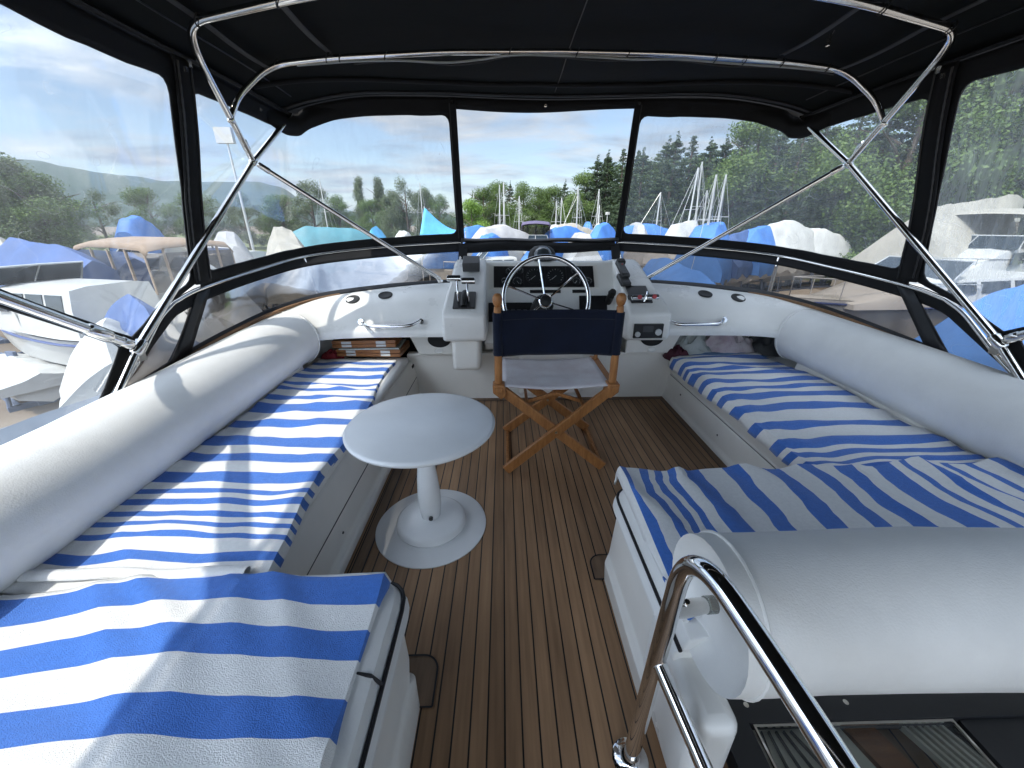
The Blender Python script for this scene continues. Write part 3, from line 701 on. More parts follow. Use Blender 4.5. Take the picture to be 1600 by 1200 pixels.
# throttle quadrants
sl = Vector((0, 3.12 - 2.60, 1.078 - .83)).normalized(); snm = Vector((0, -sl.z, sl.y))
def ons(x, y, h=0.0):
    z = .83 + (y - 2.60) * (.248 / .52); return Vector((x, y, z)) + snm * h
def splate(x, y, w, l, h, th, name, m, par):
    c = ons(x, y, h + th / 2); ang = math.atan2(.248, .52)
    o = mesh_obj(name, box(tuple(c), (w, l, th), Matrix.Rotation(ang, 3, 'X')), m, par); bev(o, min(.008, th * .45)); return o
q1 = splate(-.265, 2.665, .150, .19, .001, .012, 'throttle_quadrant', 'black_plastic', hc)
mesh_obj('quadrant_dome', tube([ons(-.265, 2.60, .01), ons(-.265, 2.63, .03), ons(-.265, 2.67, .036), ons(-.265, 2.71, .028), ons(-.265, 2.74, .008)], .022, 14), 'black_rubber', q1)
for dx, top, gx in ((-.038, 1.012, -.045), (.030, .995, .03)):
    a = ons(-.265 + dx, 2.645, .015); b = Vector((-.272 + dx * 1.0, 2.665, top))
    lv = mesh_obj('lever', tube(smooth_path([a, a + Vector((-.003, -.012, .06)), b], .03), .0075, 10), 'chrome', hc)
    g0 = b + Vector((-.050 + gx * .35, 0, 0)); g1 = b + Vector((.046 + gx * .35, 0, 0))
    mesh_obj('grip', tube([g0, g0 + Vector((.004, 0, 0)), g1 - Vector((.004, 0, 0)), g1], [.015, .020, .020, .015], 14), 'chrome', lv)
    mesh_obj('grip_top', tube([g0 + Vector((.008, 0, .008)), g1 + Vector((-.008, 0, .008))], .0145, 12), 'black_plastic', lv)
q2 = splate(.955, 2.72, .15, .20, .001, .012, 'throttle_quadrant', 'black_plastic', hc)
for bx, y, z in ((.918, 2.63, .875), (1.018, 2.63, .878)):
    a = ons(.955 + (bx - .955) * .5, 2.68, .015); b = Vector((bx, y, z))
    lv = mesh_obj('lever', tube([a, b], .0075, 10), 'chrome', hc)
    g0 = b + Vector((-.038, 0, .01)); g1 = b + Vector((.042, 0, .01))
    mesh_obj('grip', tube([g0, g1], .021, 14, rz=.85), 'chrome', lv)
    mesh_obj('grip_top', box(tuple((g0 + g1) / 2 + Vector((0, -.010, .012))), (.074, .026, .016)), 'black_plastic', lv)
    mesh_obj('red_mark', disc_on(tuple((g0 + g1) / 2 + Vector((.006, -.024, .008))), (0, -1, .25), .0155, .003), 'red_knob', lv)
mesh_obj('lever_linkage', tube([ons(.97, 2.64, .01), ons(.985, 2.66, .05), ons(1.0, 2.70, .04)], .008, 10), 'chrome', hc)
cb = mesh_obj('covered_display', box((-.235, 3.0, 1.075), (.125, .12, .07), Matrix.Rotation(R(24), 3, 'X')), 'dark_plastic', hc); bev(cb, .008)
# VHF handset: own thing lying in its cradle
hs = thing('radio_handset', 'dark grey radio handset in its cradle on the right console cheek', 'handset', (.885, 2.93, 1.0))
def hsp(y, h): return ons(.885 + (2.93 - y) * -.08, y, h)
ang = math.atan2(.248, .52)
for nm, y, w, l, h, th, m_ in (('cradle', 2.86, .075, .13, .004, .035, 'dark_plastic'), ('body', 2.955, .058, .20, .03, .032, 'dark_plastic'), ('earpiece', 3.04, .062, .05, .034, .036, 'black_rubber'), ('keypad', 2.90, .04, .05, .055, .01, 'black_plastic')):
    c = hsp(y, h + th / 2); o = mesh_obj(nm, box(tuple(c), (w, l, th), Matrix.Rotation(R(5), 3, 'Z') @ Matrix.Rotation(ang, 3, 'X')), m_, hs); bev(o, .010 if th > .015 else .003)
mesh_obj('red_button', disc_on(tuple(hsp(2.99, .063)), snm, .006, .004), 'red_knob', hs)
mesh_obj('cord', tube(catmull([ons(.90, 2.81, .02), ons(.95, 2.79, .008), ons(.975, 2.75, .006), ons(.96, 2.725, .006), ons(.90, 2.72, .006), ons(.875, 2.70, .006), ons(.872, 2.66, .006)], 8), .0035, 8), 'black_rubber', hs)
# steering wheel
ax = Vector((0, -.93, .36)).normalized()  # axis towards helmsman
wc = Vector((.275, 2.46, .905)); u1 = Vector((1, 0, 0)); u2 = ax.cross(u1).normalized()
u2 = u2 if u2.z > 0 else -u2
sw = thing('steering_wheel', 'stainless steel steering wheel with thin spokes in front of the gauges', 'steering wheel', tuple(wc))
RW = .272
ringp = [wc + u1 * math.cos(a) * RW + u2 * math.sin(a) * RW for a in [2 * math.pi * k / 90 for k in range(90)]]
mesh_obj('rim', tube(ringp, .0145, 12, closed=True), 'chrome', sw)
mesh_obj('rim_grip', tube([p - ax * .0035 + (p - wc).normalized() * .002 for p in ringp], .0128, 10, closed=True), 'black_rubber', sw)
hubc = wc - ax * .045
for a in (100, 40, 160, 220, 280, 340):
    d = u1 * math.cos(R(a)) + u2 * math.sin(R(a)); sd = u1 * -math.sin(R(a)) + u2 * math.cos(R(a))
    for o_ in (-.004, .004):
        pass
    mesh_obj('spoke', tube([hubc + d * .035, hubc + d * .05, wc + d * (RW - .01)], .0062, 8), 'chrome', sw)
qa = ax.to_track_quat('Z', 'Y').to_matrix().to_4x4()
hub = mesh_obj('hub', lathe([(.035, -.10), (.045, -.03), (.046, 0), (.044, .012), (.038, .016), (.036, .012), (0, .012)], tuple(wc - ax * .045), 32, qa), 'chrome', sw)
mesh_obj('hub_cap', lathe([(.038, 0), (.034, .012), (0, .016)], tuple(wc - ax * .033), 28, qa), 'black_plastic', hub)
mesh_obj('column', lathe([(.075, -.42), (.07, -.13), (.06, -.10), (.03, -.095)], tuple(wc - ax * .045), 28, qa), 'black_rubber', sw)

# ================================================================== TABLE
tb = thing('round_table', 'small round white pedestal table on a round white floor plate', 'table', (-.352, 1.47, 0))
tc_ = (-.355, 1.47, 0)
mesh_obj('floor_plate', lathe([(.262, .001), (.262, .006), (.258, .009), (0, .009)], tc_, 72), 'table_paint', tb)
mesh_obj('foot', lathe([(.158, .010), (.166, .024), (.162, .042), (.148, .053), (.06, .062), (0, .063)], tc_, 64), 'table_paint', tb)
mesh_obj('stem', lathe([(.040, .05), (.044, .06), (.052, .12), (.052, .20), (.046, .28), (.037, .36), (.034, .44), (.036, .52), (.05, .54)], tc_, 40), 'table_paint', tb)
mesh_obj('tabletop', lathe([(.10, .532), (.28, .534), (.305, .538), (.315, .548), (.316, .556), (.311, .562), (.303, .5645), (.0, .564)], tc_, 96), 'table_paint', tb)
mesh_obj('height_knob', lathe([(.010, 0), (.010, .01), (0, .012)], (-.345, 1.421, .085), 16, Vector((.1, -1, 0)).to_track_quat('Z', 'Y').to_matrix().to_4x4()), 'dark_plastic', tb)

# ================================================================== DIRECTOR'S CHAIR
ch = thing('folding_chair', "wooden folding chair with navy canvas back and white seat at the helm", 'chair', (.30, 2.1, 0))
XL, XR, YB, YF = -.03, .63, 2.05, 2.50
for nm, X in (('l', XL), ('r', XR)):
    s = -1 if X < .3 else 1
    mesh_obj('back_post', lathe([(.020, .46), (.022, .50), (.0225, .62), (.022, .90), (.0195, .935), (.0195, .942), (.014, .946), (.0195, .951), (.025, .966), (.0275, .982), (.025, .998), (.015, 1.011), (0, 1.014)], (X, YB, 0), 22), 'teak_chair', ch)
    o = mesh_obj('seat_rail', beam((X - s * .0, YB - .05, .475), (X - s * .0, YF + .06, .480), .052, .032), 'teak_chair', ch); bev(o, .006)
    o = mesh_obj('rail_block', prism([(X - .045, .445), (X - .015, .415), (X + .032, .455), (X + .034, .505), (X - .034, .505)] if s > 0 else [(X - .032, .455), (X + .015, .415), (X + .045, .445), (X + .034, .505), (X - .034, .505)], 'y', YB - .045, YB + .03), 'teak_chair', ch); fixn(o); bev(o, .006)
    o = mesh_obj('floor_runner', beam((XL + .05 if s < 0 else XR - .05, 1.93, .014), (XL + .05 if s < 0 else XR - .05, 2.40, .014), .022, .026), 'teak_chair', ch); bev(o, .005)
    # arm rest and front post
    mesh_obj('front_post', tube([(X, YF - .02, .47), (X, YF - .02, .665)], .013, 12), 'teak_chair', ch)
    o = mesh_obj('arm_rest', beam((X + s * .005, YB + .02, .675), (X + s * .005, YF + .05, .675), .048, .020), 'teak_chair', ch); bev(o, .006)
for y, yb, dy in ((2.03, 1.90, 0), (2.45, 2.37, 0)):
    for k, (xa, xb) in enumerate(((XL + .02, XR - .045), (XR - .02, XL + .035))):
        yy = y - .012 if k else y + .012; yo = yb - .012 if k else yb + .012
        o = mesh_obj('crossed_leg', beam((xa, yy, .462), (xb, yo, .016), .024, .060, up=(0, 0, 1)), 'teak_chair', ch); bev(o, .005)
    cxm = (XL + XR) / 2; 
    mesh_obj('pivot_bolt', tube([(cxm, (y + yb) / 2 - .03, .235), (cxm, (y + yb) / 2 + .03, .235)], .008, 10), 'brass', ch)
for (xa, za, xb, zb, yy) in ((.14, .345, .31, .40, 2.13), (.31, .40, .475, .345, 2.13)):
    o = mesh_obj('hinge_strut', beam((xa, yy, za), (xb, yy, zb), .016, .022), 'teak_chair', ch); bev(o, .004)
for (xa, xb) in ((.14, .14), (.475, .475)):
    o = mesh_obj('stretcher', beam((xa, 2.02, .345), (xb, 2.44, .345), .018, .022), 'teak_chair', ch); bev(o, .004)
# canvas back: sleeves round the posts and sagging sheet
def f_back(u, v):
    X = XL + (XR - XL) * u; sag = math.sin(math.pi * u); z = .665 + .258 * v
    z += .014 * (1 - 2 * v) * 0 + (v - .5) * -.012 * sag
    if v < .5: z -= .012 * sag
    return (X, YB - .021 + .065 * sag ** .8 + .004 * nz(X, z, 3, 8), z + .004 * nz(X, v, 1, 7))
o = mesh_obj('back_canvas', grid(f_back, lin(.03, .97, 30), lin(0, 1, 12)), 'navy_canvas', ch); solid(o, .004)
mesh_obj('stitching', tube([Vector(f_back(u, .80)) + Vector((0, -.003, 0)) for u in lin(.04, .96, 24)], .0011, 5), 'webbing', o)
for X in (XL, XR):
    mesh_obj('canvas_sleeve', lathe([(.0265, .672), (.0275, .678), (.0270, .79), (.0275, .908), (.0265, .912)], (X, YB, 0), 20), 'navy_canvas', ch)
def f_seat(u, v):
    X = XL + .02 + (XR - XL - .04) * u; sag = math.sin(math.pi * u)
    return (X, YB - .035 + (YF + .06 - YB) * v, .495 - .018 * sag + .004 * nz(X, v, 2, 5))
o = mesh_obj('seat_canvas', grid(f_seat, lin(0, 1, 20), lin(0, 1, 14)), 'white_canvas', ch); solid(o, .005)

# ================================================================== CANOPY
MX = lambda p: (2 * CX - p[0], p[1], p[2])
# roof
def wroof(y): return 1.80
def yfront(u): return 3.13 + .33 * (1 - abs(u) ** 2.2)
def f_roof(u, v):
    uu = max(-1, min(1, u)); yf = yfront(uu); y = yf + (-2.9 - yf) * v
    x = CX + uu * 1.795
    crown = .225 * (1 - abs(uu) ** 5)
    z = 2.055 + crown * (1 - .14 * (1 - v) ** 6)
    if y > 2.6: z -= .03 * ((y - 2.6) / .8) ** 2
    # sag between the bows
    z -= .018 * (1 - abs(uu) ** 2) * math.sin(math.pi * max(0, min(1, (3.4 - y) / .8))) ** 2
    z += .006 * nz(x, y, 0, 2.5)
    return (x, y, z)
roof = thing('canopy_roof', 'black canvas roof stretched over the steel bows above the helm', 'canopy', (CX, 1.0, 2.05))
o = mesh_obj('roof_cloth', grid(f_roof, [math.sin(math.pi / 2 * a) for a in lin(-1, 1, 61)], lin(0, 1, 72)), 'roof_lining', roof); solid(o, .004)
mesh_obj('centre_seam', tube([Vector(f_roof(.03, v)) + Vector((0, 0, -.004)) for v in lin(0.02, .95, 30)], .003, 6), 'black_trim', roof)
for s in (-1, 1):
    mesh_obj('edge_pocket', tube([Vector(f_roof(s * 1.0, v)) + Vector((-s * .03, 0, -.006)) for v in lin(0.0, 1, 30)], .016, 8, rz=.5), 'black_canvas', roof)
    mesh_obj('side_seam', tube([Vector(f_roof(s * .93, v)) + Vector((0, 0, -.005)) for v in lin(0.03, 1, 30)], .0035, 6), 'black_trim', roof)
# valance flap hanging outside the curtain tops
pts = [Vector(f_roof(-1, v)) for v in lin(1, 0, 40)] + [Vector(f_roof(u, 0)) for u in lin(-1, 1, 60)][1:] + [Vector(f_roof(1, v)) for v in lin(0, 1, 40)][1:]
def f_val(u, v):
    a = u * (len(pts) - 1); i = min(int(a), len(pts) - 2); q = pts[i].lerp(pts[i + 1], a - i); d = Vector((q.x - CX, max(0, q.y - 2.9) * 3, 0)).normalized()
    return tuple(q + d * (.012 + .014 * math.sin(v * 3)) + Vector((0, 0, .012 - .075 * v)))
o = mesh_obj('valance', grid(f_val, lin(0, 1, 220), lin(0, 1, 5)), 'black_canvas', roof); solid(o, .004)
# pocket with hidden front bow
mesh_obj('front_pocket', tube([Vector(f_roof(u, .045 + .035 * abs(u) ** 6)) + Vector((0, 0, -.012)) for u in lin(-.97, .97, 50)], .013, 10), 'black_canvas', roof)
mesh_obj('front_hem', tube([Vector(f_roof(u, .012)) + Vector((0, 0, -.01)) for u in lin(-.99, .99, 50)], .011, 8), 'black_trim', roof)
mesh_obj('patch', grid(lambda u, v: tuple(Vector(f_roof(-.02 - .3 * u, .33 + .02 * v + .015 * u)) + Vector((0, 0, -.008))), lin(0, 1, 8), lin(0, 1, 3)), 'black_trim', roof)

def panel(name, label, top, bot, bands, pane_m, cat, group=None, rad=.05, loc=None, sag=0, ripple=.006, frame_m='black_canvas'):
    """fabric curtain: frame ring with a rounded window opening and a clear pane"""
    n = 80; T = resample(top, n); Bm = resample(bot, n)
    Lt = sum((T[i + 1] - T[i]).length for i in range(n - 1)); Lb = sum((Bm[i + 1] - Bm[i]).length for i in range(n - 1))
    Ls = (Lt + Lb) / 2; H_ = sum((T[i] - Bm[i]).length for i in (n // 4, n // 2, 3 * n // 4)) / 3
    def P(s, t):  # s along 0..Ls, t 0 top..H_
        a = max(0, min(1, s / Ls)) * (n - 1); i = min(int(a), n - 2); f = a - i
        p = T[i].lerp(T[i + 1], f).lerp(Bm[i].lerp(Bm[i + 1], f), t / H_)
        nrm = Vector((p.x - CX, (p.y - 1.0) * .8, 0)).normalized()
        e = min(t, H_ - t) / H_ * 2
        return p + nrm * (ripple * nz(p.x, p.y, p.z, 3.0) * 1.6 * min(1, e * 4) )
    bt, bb, bl, br = bands
    s0, s1, t0, t1 = bl, Ls - br, bt, H_ - bb
    def rrect(s0, s1, t0, t1, r, m=16, k=6, wob=0):
        pts = []
        cs = [((s1 - r, t0 + r), -90), ((s1 - r, t1 - r), 0), ((s0 + r, t1 - r), 90), ((s0 + r, t0 + r), 180)]
        for ci, ((cx_, cy_), a0) in enumerate(cs):
            for q in range(k + 1):
                a = R(a0 + 90 * q / k); pts.append((cx_ + r * math.cos(a), cy_ + r * math.sin(a), ci, q))
            nx = cs[(ci + 1) % 4]; a = R(a0 + 90); p0 = (cx_ + r * math.cos(a), cy_ + r * math.sin(a)); b = R(nx[1]); p1 = (nx[0][0] + r * math.cos(b), nx[0][1] + r * math.sin(b))
            mm = m * 3 if ci in (1, 3) else m
            for q in range(1, mm): pts.append((p0[0] + (p1[0] - p0[0]) * q / mm, p0[1] + (p1[1] - p0[1]) * q / mm, 4 + ci, q))
        return pts
    inner = rrect(s0, s1, t0, t1, rad)
    inner = [(a + .004 * nz(a, b, 1, 9), b + .005 * nz(a, b, 4, 7), c, d) for a, b, c, d in inner]
    outer = []
    for a, b, c, q in inner:
        if c == 0: p = (Ls, 0) if q == 3 else ((a + (Ls - a) * (q / 3 if q < 3 else 1), 0) if q < 3 else (Ls, b * (1 - 0) * (q - 3) / 3))
        elif c == 1: p = (Ls, b + (H_ - b) * min(1, q / 3)) if q <= 3 else (Ls + (a - Ls) * (q - 3) / 3, H_)
        elif c == 2: p = (a * (1 - min(1, q / 3)), H_) if q <= 3 else (0, H_ + (b - H_) * (q - 3) / 3)
        elif c == 3: p = (0, b * (1 - min(1, q / 3))) if q <= 3 else (a * (q - 3) / 3, 0)
        elif c == 4: p = (Ls, b)
        elif c == 5: p = (a, H_)
        elif c == 6: p = (0, b)
        else: p = (a, 0)
        outer.append(p)
    N_ = len(inner); rings = 4; V = []; F = []
    for k in range(rings + 1):
        for (a, b, _, _), (c, d) in zip(inner, outer): f = k / rings; V.append(tuple(P(a + (c - a) * f, b + (d - b) * f)))
    for k in range(rings):
        for i in range(N_): j = (i + 1) % N_; F.append((k * N_ + i, k * N_ + j, (k + 1) * N_ + j, (k + 1) * N_ + i))
    th = thing(name, label, cat, loc or tuple(Bm[n // 2]), group)
    o = mesh_obj('canvas_border', (V, F), frame_m, th); solid(o, .005)
    # pane as regular grid inside the opening plus a rim ring
    gs = lin(s0 + rad * .8, s1 - rad * .8, 60); gt = lin(t0 + rad * .8, t1 - rad * .8, 24)
    V, F = grid(lambda a, b: tuple(P(a, b)), gs, gt); base = len(V)
    # ring between inner (slightly outset) and grid boundary
    rim = [P(a + (.006 if a > (s0 + s1) / 2 else -.006), b + (.006 if b > (t0 + t1) / 2 else -.006)) for a, b, _, _ in inner]
    V += [tuple(p) for p in rim]
    clampd = [P(min(max(a, gs[0]), gs[-1]), min(max(b, gt[0]), gt[-1])) for a, b, _, _ in inner]
    V += [tuple(p) for p in clampd]
    for i in range(N_): j = (i + 1) % N_; F.append((base + i, base + j, base + N_ + j, base + N_ + i))
    mesh_obj('window_pane', (V, F), pane_m, th)
    # welted edge round the window
    mesh_obj('window_welt', tube([P(a, b) for a, b, _, _ in inner][::2], .0035, 6, closed=True), 'black_trim', th)
    return th, P, Ls, H_

RAILL = [(-.36, 3.62, 1.20), (-1.0, 3.53, 1.165), (-1.5, 3.22, 1.12), (-1.64, 2.7, 1.065), (-1.665, 2.2, 1.02), (-1.65, 1.97, .985)]
railc = catmull(RAILL, 10)
def roof_edge_side(y): p = f_roof(-1, (3.13 - y) / 6.03); return Vector((p[0], y, p[2] - .01))
def roof_front(u): return Vector(f_roof(u, 0)) + Vector((0, 0, -.01))
lift = Vector((0, .0, .012))
# left wrap-round window: from post (y 2.2) round the corner to the front-left post (x -.35)
topL = [roof_edge_side(y) for y in lin(2.22, 3.0, 10)] + [Vector((-1.455, 3.10, 2.035)), Vector((-1.41, 3.18, 2.045))] + [roof_front(u) for u in lin(-.93, -.385, 12)]
botL = [p + lift for p in reversed(railc) if p.y > 2.18 or p.x > -1.6]
def droop(P_): return P_
th, P1, L1, H1 = panel('side_curtain', 'black canvas window curtain wrapping the left front corner of the canopy', topL, botL, (.105, .062, .055, .035), 'clear_vinyl', 'curtain', 'canvas window curtains round the cockpit')
for k, (s_, t_) in enumerate(((.30, .05), (.52, .05))):
    mesh_obj('twist_fastener', disc_on(tuple(P1(L1 * s_, t_)), (.5, -.8, 0), .010, .008, 14), 'steel', th)
topR = [Vector(MX(p)) for p in topL]; botR = [Vector(MX(p)) for p in botL]
th, P2, L2, H2 = panel('side_curtain', 'black canvas window curtain wrapping the right front corner of the canopy', topR, botR, (.105, .062, .055, .035), 'hazy_vinyl', 'curtain', 'canvas window curtains round the cockpit')
# corner droop: heavy pocket hanging below the roof corners
for s in (-1, 1):
    P = []
    for a in lin(0, 1, 22):
        q = Vector(P1(L1 * (.33 + .30 * a), .085)) if s < 0 else Vector(P2(L2 * (.33 + .30 * a), .085))
        P.append(q)
    def f_dr(u, v):
        a = u * 21; i = min(int(a), 20); q = P[i].lerp(P[i + 1], a - i); d = math.sin(math.pi * u ** .75) ** 1.5
        inn = Vector((CX - q.x, 1.2 - q.y, 0)).normalized()
        return tuple(q + inn * (.006 + .05 * math.sin(math.pi * v) * d) + Vector((0, 0, .075 - v * (.095 + .030 * d))))
    o = mesh_obj('corner_pocket', grid(f_dr, lin(0, 1, 30), lin(0, 1, 10)), 'black_canvas', roof); solid(o, .004)
# front centre curtain: open clear window between the front posts
topC = [roof_front(u) for u in lin(-.385, .385, 16)]
botC = [Vector((x, 3.62 + .015 * (1 - abs(x - CX) / .7), 1.205)) for x in lin(-.36, 2 * CX + .36, 16)]
n = 40; T = resample(topC, n); Bm = resample(botC, n)
fc = thing('front_window', 'open clear front window gap framed by black canvas straps above the helm', 'window', (CX, 3.6, 1.2), 'canvas window curtains round the cockpit')
def lerpc(f, t):
    a = f * (n - 1); i = min(int(a), n - 2); return T[i].lerp(T[i + 1], a - i).lerp(Bm[i].lerp(Bm[i + 1], a - i), t)
o = mesh_obj('top_flap', grid(lambda u, v: tuple(lerpc(u, v * (.068 + .010 * math.sin(u * 5))) + Vector((0, -.004 - .012 * math.sin(v * 3), 0))), lin(0, 1, 40), lin(0, 1, 6)), 'black_canvas', fc); solid(o, .005)
o = mesh_obj('bottom_flap', grid(lambda u, v: tuple(lerpc(u, 1.0 - v * .03) + Vector((0, -.03 * math.sin(v * math.pi) - .02, -.004 * math.sin(u * math.pi) - .01 * math.sin(u * 17) * .4))), lin(0, 1, 40), lin(0, 1, 8)), 'black_trim', fc); solid(o, .006)
o = mesh_obj('rolled_curtain', tube([Vector((x, 3.60 + .012 * math.sin(x * 9), 1.165 + .010 * math.sin(x * 7 + 1))) for x in lin(-.33, 2 * CX + .33, 30)], .050, 14, rz=.9), 'black_canvas', fc)
mesh_obj('turn_button', lathe([(.012, 0), (.012, .008), (.006, .010), (.006, .004), (0, .004)], tuple(lerpc(.5, .035) + Vector((0, -.02, 0))), 16, Vector((0, -1, 0)).to_track_quat('Z', 'Y').to_matrix().to_4x4()), 'steel', fc)
for s in (0, 1):
    a, b = lerpc(s, .0), lerpc(s, 1.0); sg = -1 if s == 0 else 1
    V, F = grid(lambda u, v: tuple(a.lerp(b, v) + Vector(((u - .5) * .052 - sg * .0, -.012 + .006 * math.sin(v * 9), 0))), lin(0, 1, 5), lin(0, 1, 24))
    o = mesh_obj('post_strap', (V, F), 'black_canvas', fc); solid(o, .012)
    mesh_obj('zip', tube([a.lerp(b, v) + Vector((-sg * -.022, -.024, 0)) for v in lin(.04, .97, 24)], .004, 6), 'black_trim', fc)
    mesh_obj('clasp', join(box(tuple(a.lerp(b, .035) + Vector((0, -.03, 0))), (.018, .01, .02))), 'steel', fc)
# big side posts (double zip flap)
for s in (-1, 1):
    a = roof_edge_side(2.22); b = Vector((-1.655, 2.2, 1.05)); c_ = b + Vector((0.0, .0, -.12))
    if s > 0: a, b, c_ = Vector(MX(a)), Vector(MX(b)), Vector(MX(c_))
    pt = thing('zip_post', 'black canvas zip post beside the %s window, between front and aft curtains' % ('left' if s < 0 else 'right'), 'post', tuple(b), 'black zip posts of the canopy')
    def f_post(u, v):
        w_ = .105 + .012 * v + .006 * nz(u, v * 3, s, 3); p = a.lerp(b, v)
        return tuple(p + Vector((-s * (.016 + .012 * math.cos((u - .5) * math.pi)), (u - .62) * w_ + .01 * math.sin(v * 7), 0)))
    o = mesh_obj('flap', grid(f_post, lin(0, 1, 9), lin(0, 1, 40)), 'black_canvas', pt); solid(o, .008)
    mesh_obj('zip', tube([Vector(f_post(.12, v)) + Vector((-s * .008, 0, 0)) for v in lin(.02, .98, 60)], [.0045 + .001 * math.sin(k * 2.2) for k in range(60)], 6), 'black_trim', pt)
    mesh_obj('zip', tube([Vector(f_post(.85, v)) + Vector((-s * .008, 0, 0)) for v in lin(.02, .98, 40)], .004, 6), 'black_trim', pt)
    mesh_obj('snap_fitting', join(box(tuple(Vector(f_post(.5, .02)) + Vector((-s * .02, 0, 0))), (.012, .02, .03)), box(tuple(Vector(f_post(.3, .05)) + Vector((-s * .02, 0, 0))), (.012, .012, .02))), 'steel', pt)
# aft side curtains, split by the raking aft bow leg
HP = Vector((-1.585, 1.64, .87))
legtop = Vector((-1.47, .02, 2.03))
for s in (-1, 1):
    f = (lambda p: Vector(p)) if s < 0 else (lambda p: Vector(MX(p)))
    top = [f(roof_edge_side(y)) for y in lin(.12, 2.18, 14)]
    bot = [f(legtop.lerp(HP, t) + Vector((-.02, 0, -.01))) for t in lin(.05, 1, 10)] + [f((-1.63, 1.85, .965)), f((-1.66, 2.18, 1.06))]
    side = 'left' if s < 0 else 'right'
    panel('side_curtain', 'canvas curtain with big scratched window, %s side aft of the zip post' % side, top, bot, (.075, .022, .05, .05), ('old_vinyl' if s < 0 else 'cloudy_vinyl'), 'curtain', 'canvas window curtains round the cockpit', ripple=.012)
    top = [f(roof_edge_side(y)) for y in lin(-1.3, 0.0, 6)] + [f(legtop.lerp(HP, t) + Vector((-.024, 0, -.005))) for t in lin(.05, 1, 10)]
    bot = [f((-1.60, y, .615)) for y in lin(-1.3, 1.2, 14)] + [f((-1.62, 1.42, .66))]
    panel('side_curtain', 'lower canvas curtain with window beneath the raking pole on the %s' % side, top, bot, (.062, .03, .05, .05), ('old_vinyl' if s < 0 else 'cloudy_vinyl'), 'curtain', 'canvas window curtains round the cockpit', ripple=.010)

# ---- steel bows and struts
fr = thing('canopy_frame', 'stainless steel tube frame of bows and diagonal struts holding up the canopy', 'frame', (CX, 1.6, .8))
def joint(p, d, r=.017, l=.05, name='joint'):
    p = Vector(p); d = Vector(d).normalized() * l / 2
    return mesh_obj(name, tube([p - d, p - d * .8, p + d * .8, p + d], [r * .8, r, r, r * .8], 14), 'steel', fr)
for s in (-1, 1):
    f = (lambda p: Vector(p)) if s < 0 else (lambda p: Vector(MX(p)))
    foot = f((-1.57, 1.40, .655)); hp = f((-1.57, 1.62, .86)); cr = f((-1.5, 2.69, 1.70)); tp = f((-1.43, 3.15, 2.035))
    mesh_obj('main_leg', tube([foot, hp, cr, tp], .0165, 14), 'steel', fr)
    joint(cr, cr - hp, .0205, .05); joint(hp, cr - hp, .024, .07)
    # second leg rising from the crossing to the arched bow
    # sockets
    k1 = f((-1.475, 2.60, 1.78)); joint(cr.lerp(f((-1.44, 2.46, 1.90)), .35), f((-1.44, 2.46, 1.90)) - cr, .019, .07, 'socket')
    # forward strut to the dash
    ft = f((-.50, 3.16, .945)); mesh_obj('strut', tube([cr + (ft - cr) * .04, ft], .0140, 12), 'steel', fr)
    joint(cr.lerp(ft, .045), ft - cr, .0175, .07, 'socket'); mesh_obj('strut_foot', join(disc_on(tuple(ft - Vector((0, 0, .02))), (0, -.3, 1), .022, .008), tube([ft - Vector((0, 0, .02)), ft + (cr - ft) * .03], .012, 10)), 'steel', fr)
    # raking aft leg
    lt = f(legtop + Vector((.02, 0, -.03)))
    mesh_obj('aft_leg', tube([hp + (lt - hp) * .02, lt], .019, 14), 'steel', fr)
    joint(hp.lerp(lt, .09), lt - hp, .025, .10, 'rubber_collar'); fr.children[-1].data.materials[0] = M('black_rubber') if s > 0 else M('steel')
    joint(hp.lerp(lt, .03), lt - hp, .0215, .05)
    mesh_obj('mast_hinge', join(box(tuple(hp + Vector((0, -.01, -.03))), (.03, .035, .05)), tube([foot, foot - Vector((0, .02, .06))], .017, 12)), 'steel', fr)
# arched bow (passes out of the top of the view)
mesh_obj('arched_bow', tube(smooth_path([(-1.5, 2.69, 1.70), (-1.33, 2.13, 2.05), (-1.24, 2.0, 2.095), (-.72, 1.90, 2.14), (-.2, 1.88, 2.19), (CX, 1.87, 2.20)] + [MX(p) for p in [(-.2, 1.88, 2.19), (-.72, 1.90, 2.14), (-1.24, 2.0, 2.095), (-1.33, 2.13, 2.05), (-1.5, 2.69, 1.70)]], .14, 8), .0155, 14), 'steel', fr)
mesh_obj('middle_bow', tube(smooth_path([(-1.42, 2.43, 1.865), (-1.385, 2.48, 1.97), (-1.24, 2.58, 2.135), (-.9, 2.60, 2.175), (-.3, 2.62, 2.21), (CX, 2.63, 2.22)] + [MX(p) for p in [(-.3, 2.62, 2.21), (-.9, 2.60, 2.175), (-1.24, 2.58, 2.135), (-1.385, 2.48, 1.97), (-1.42, 2.43, 1.865)]], .12, 8), .0145, 14), 'steel', fr)
mesh_obj('aft_bow', tube(smooth_path([(-1.45, .02, 2.0), (-1.42, .0, 2.08), (-1.0, 0, 2.2), (CX, 0, 2.27)] + [MX(p) for p in [(-1.0, 0, 2.2), (-1.42, 0, 2.08), (-1.45, .02, 2.0)]], .1, 8), .0135, 12), 'steel', fr)
for s in (-1, 1):
    f = (lambda p: Vector(p)) if s < 0 else (lambda p: Vector(MX(p)))
    joint(f((-1.42, 2.43, 1.865)), (0, .3, 1), .017, .05)
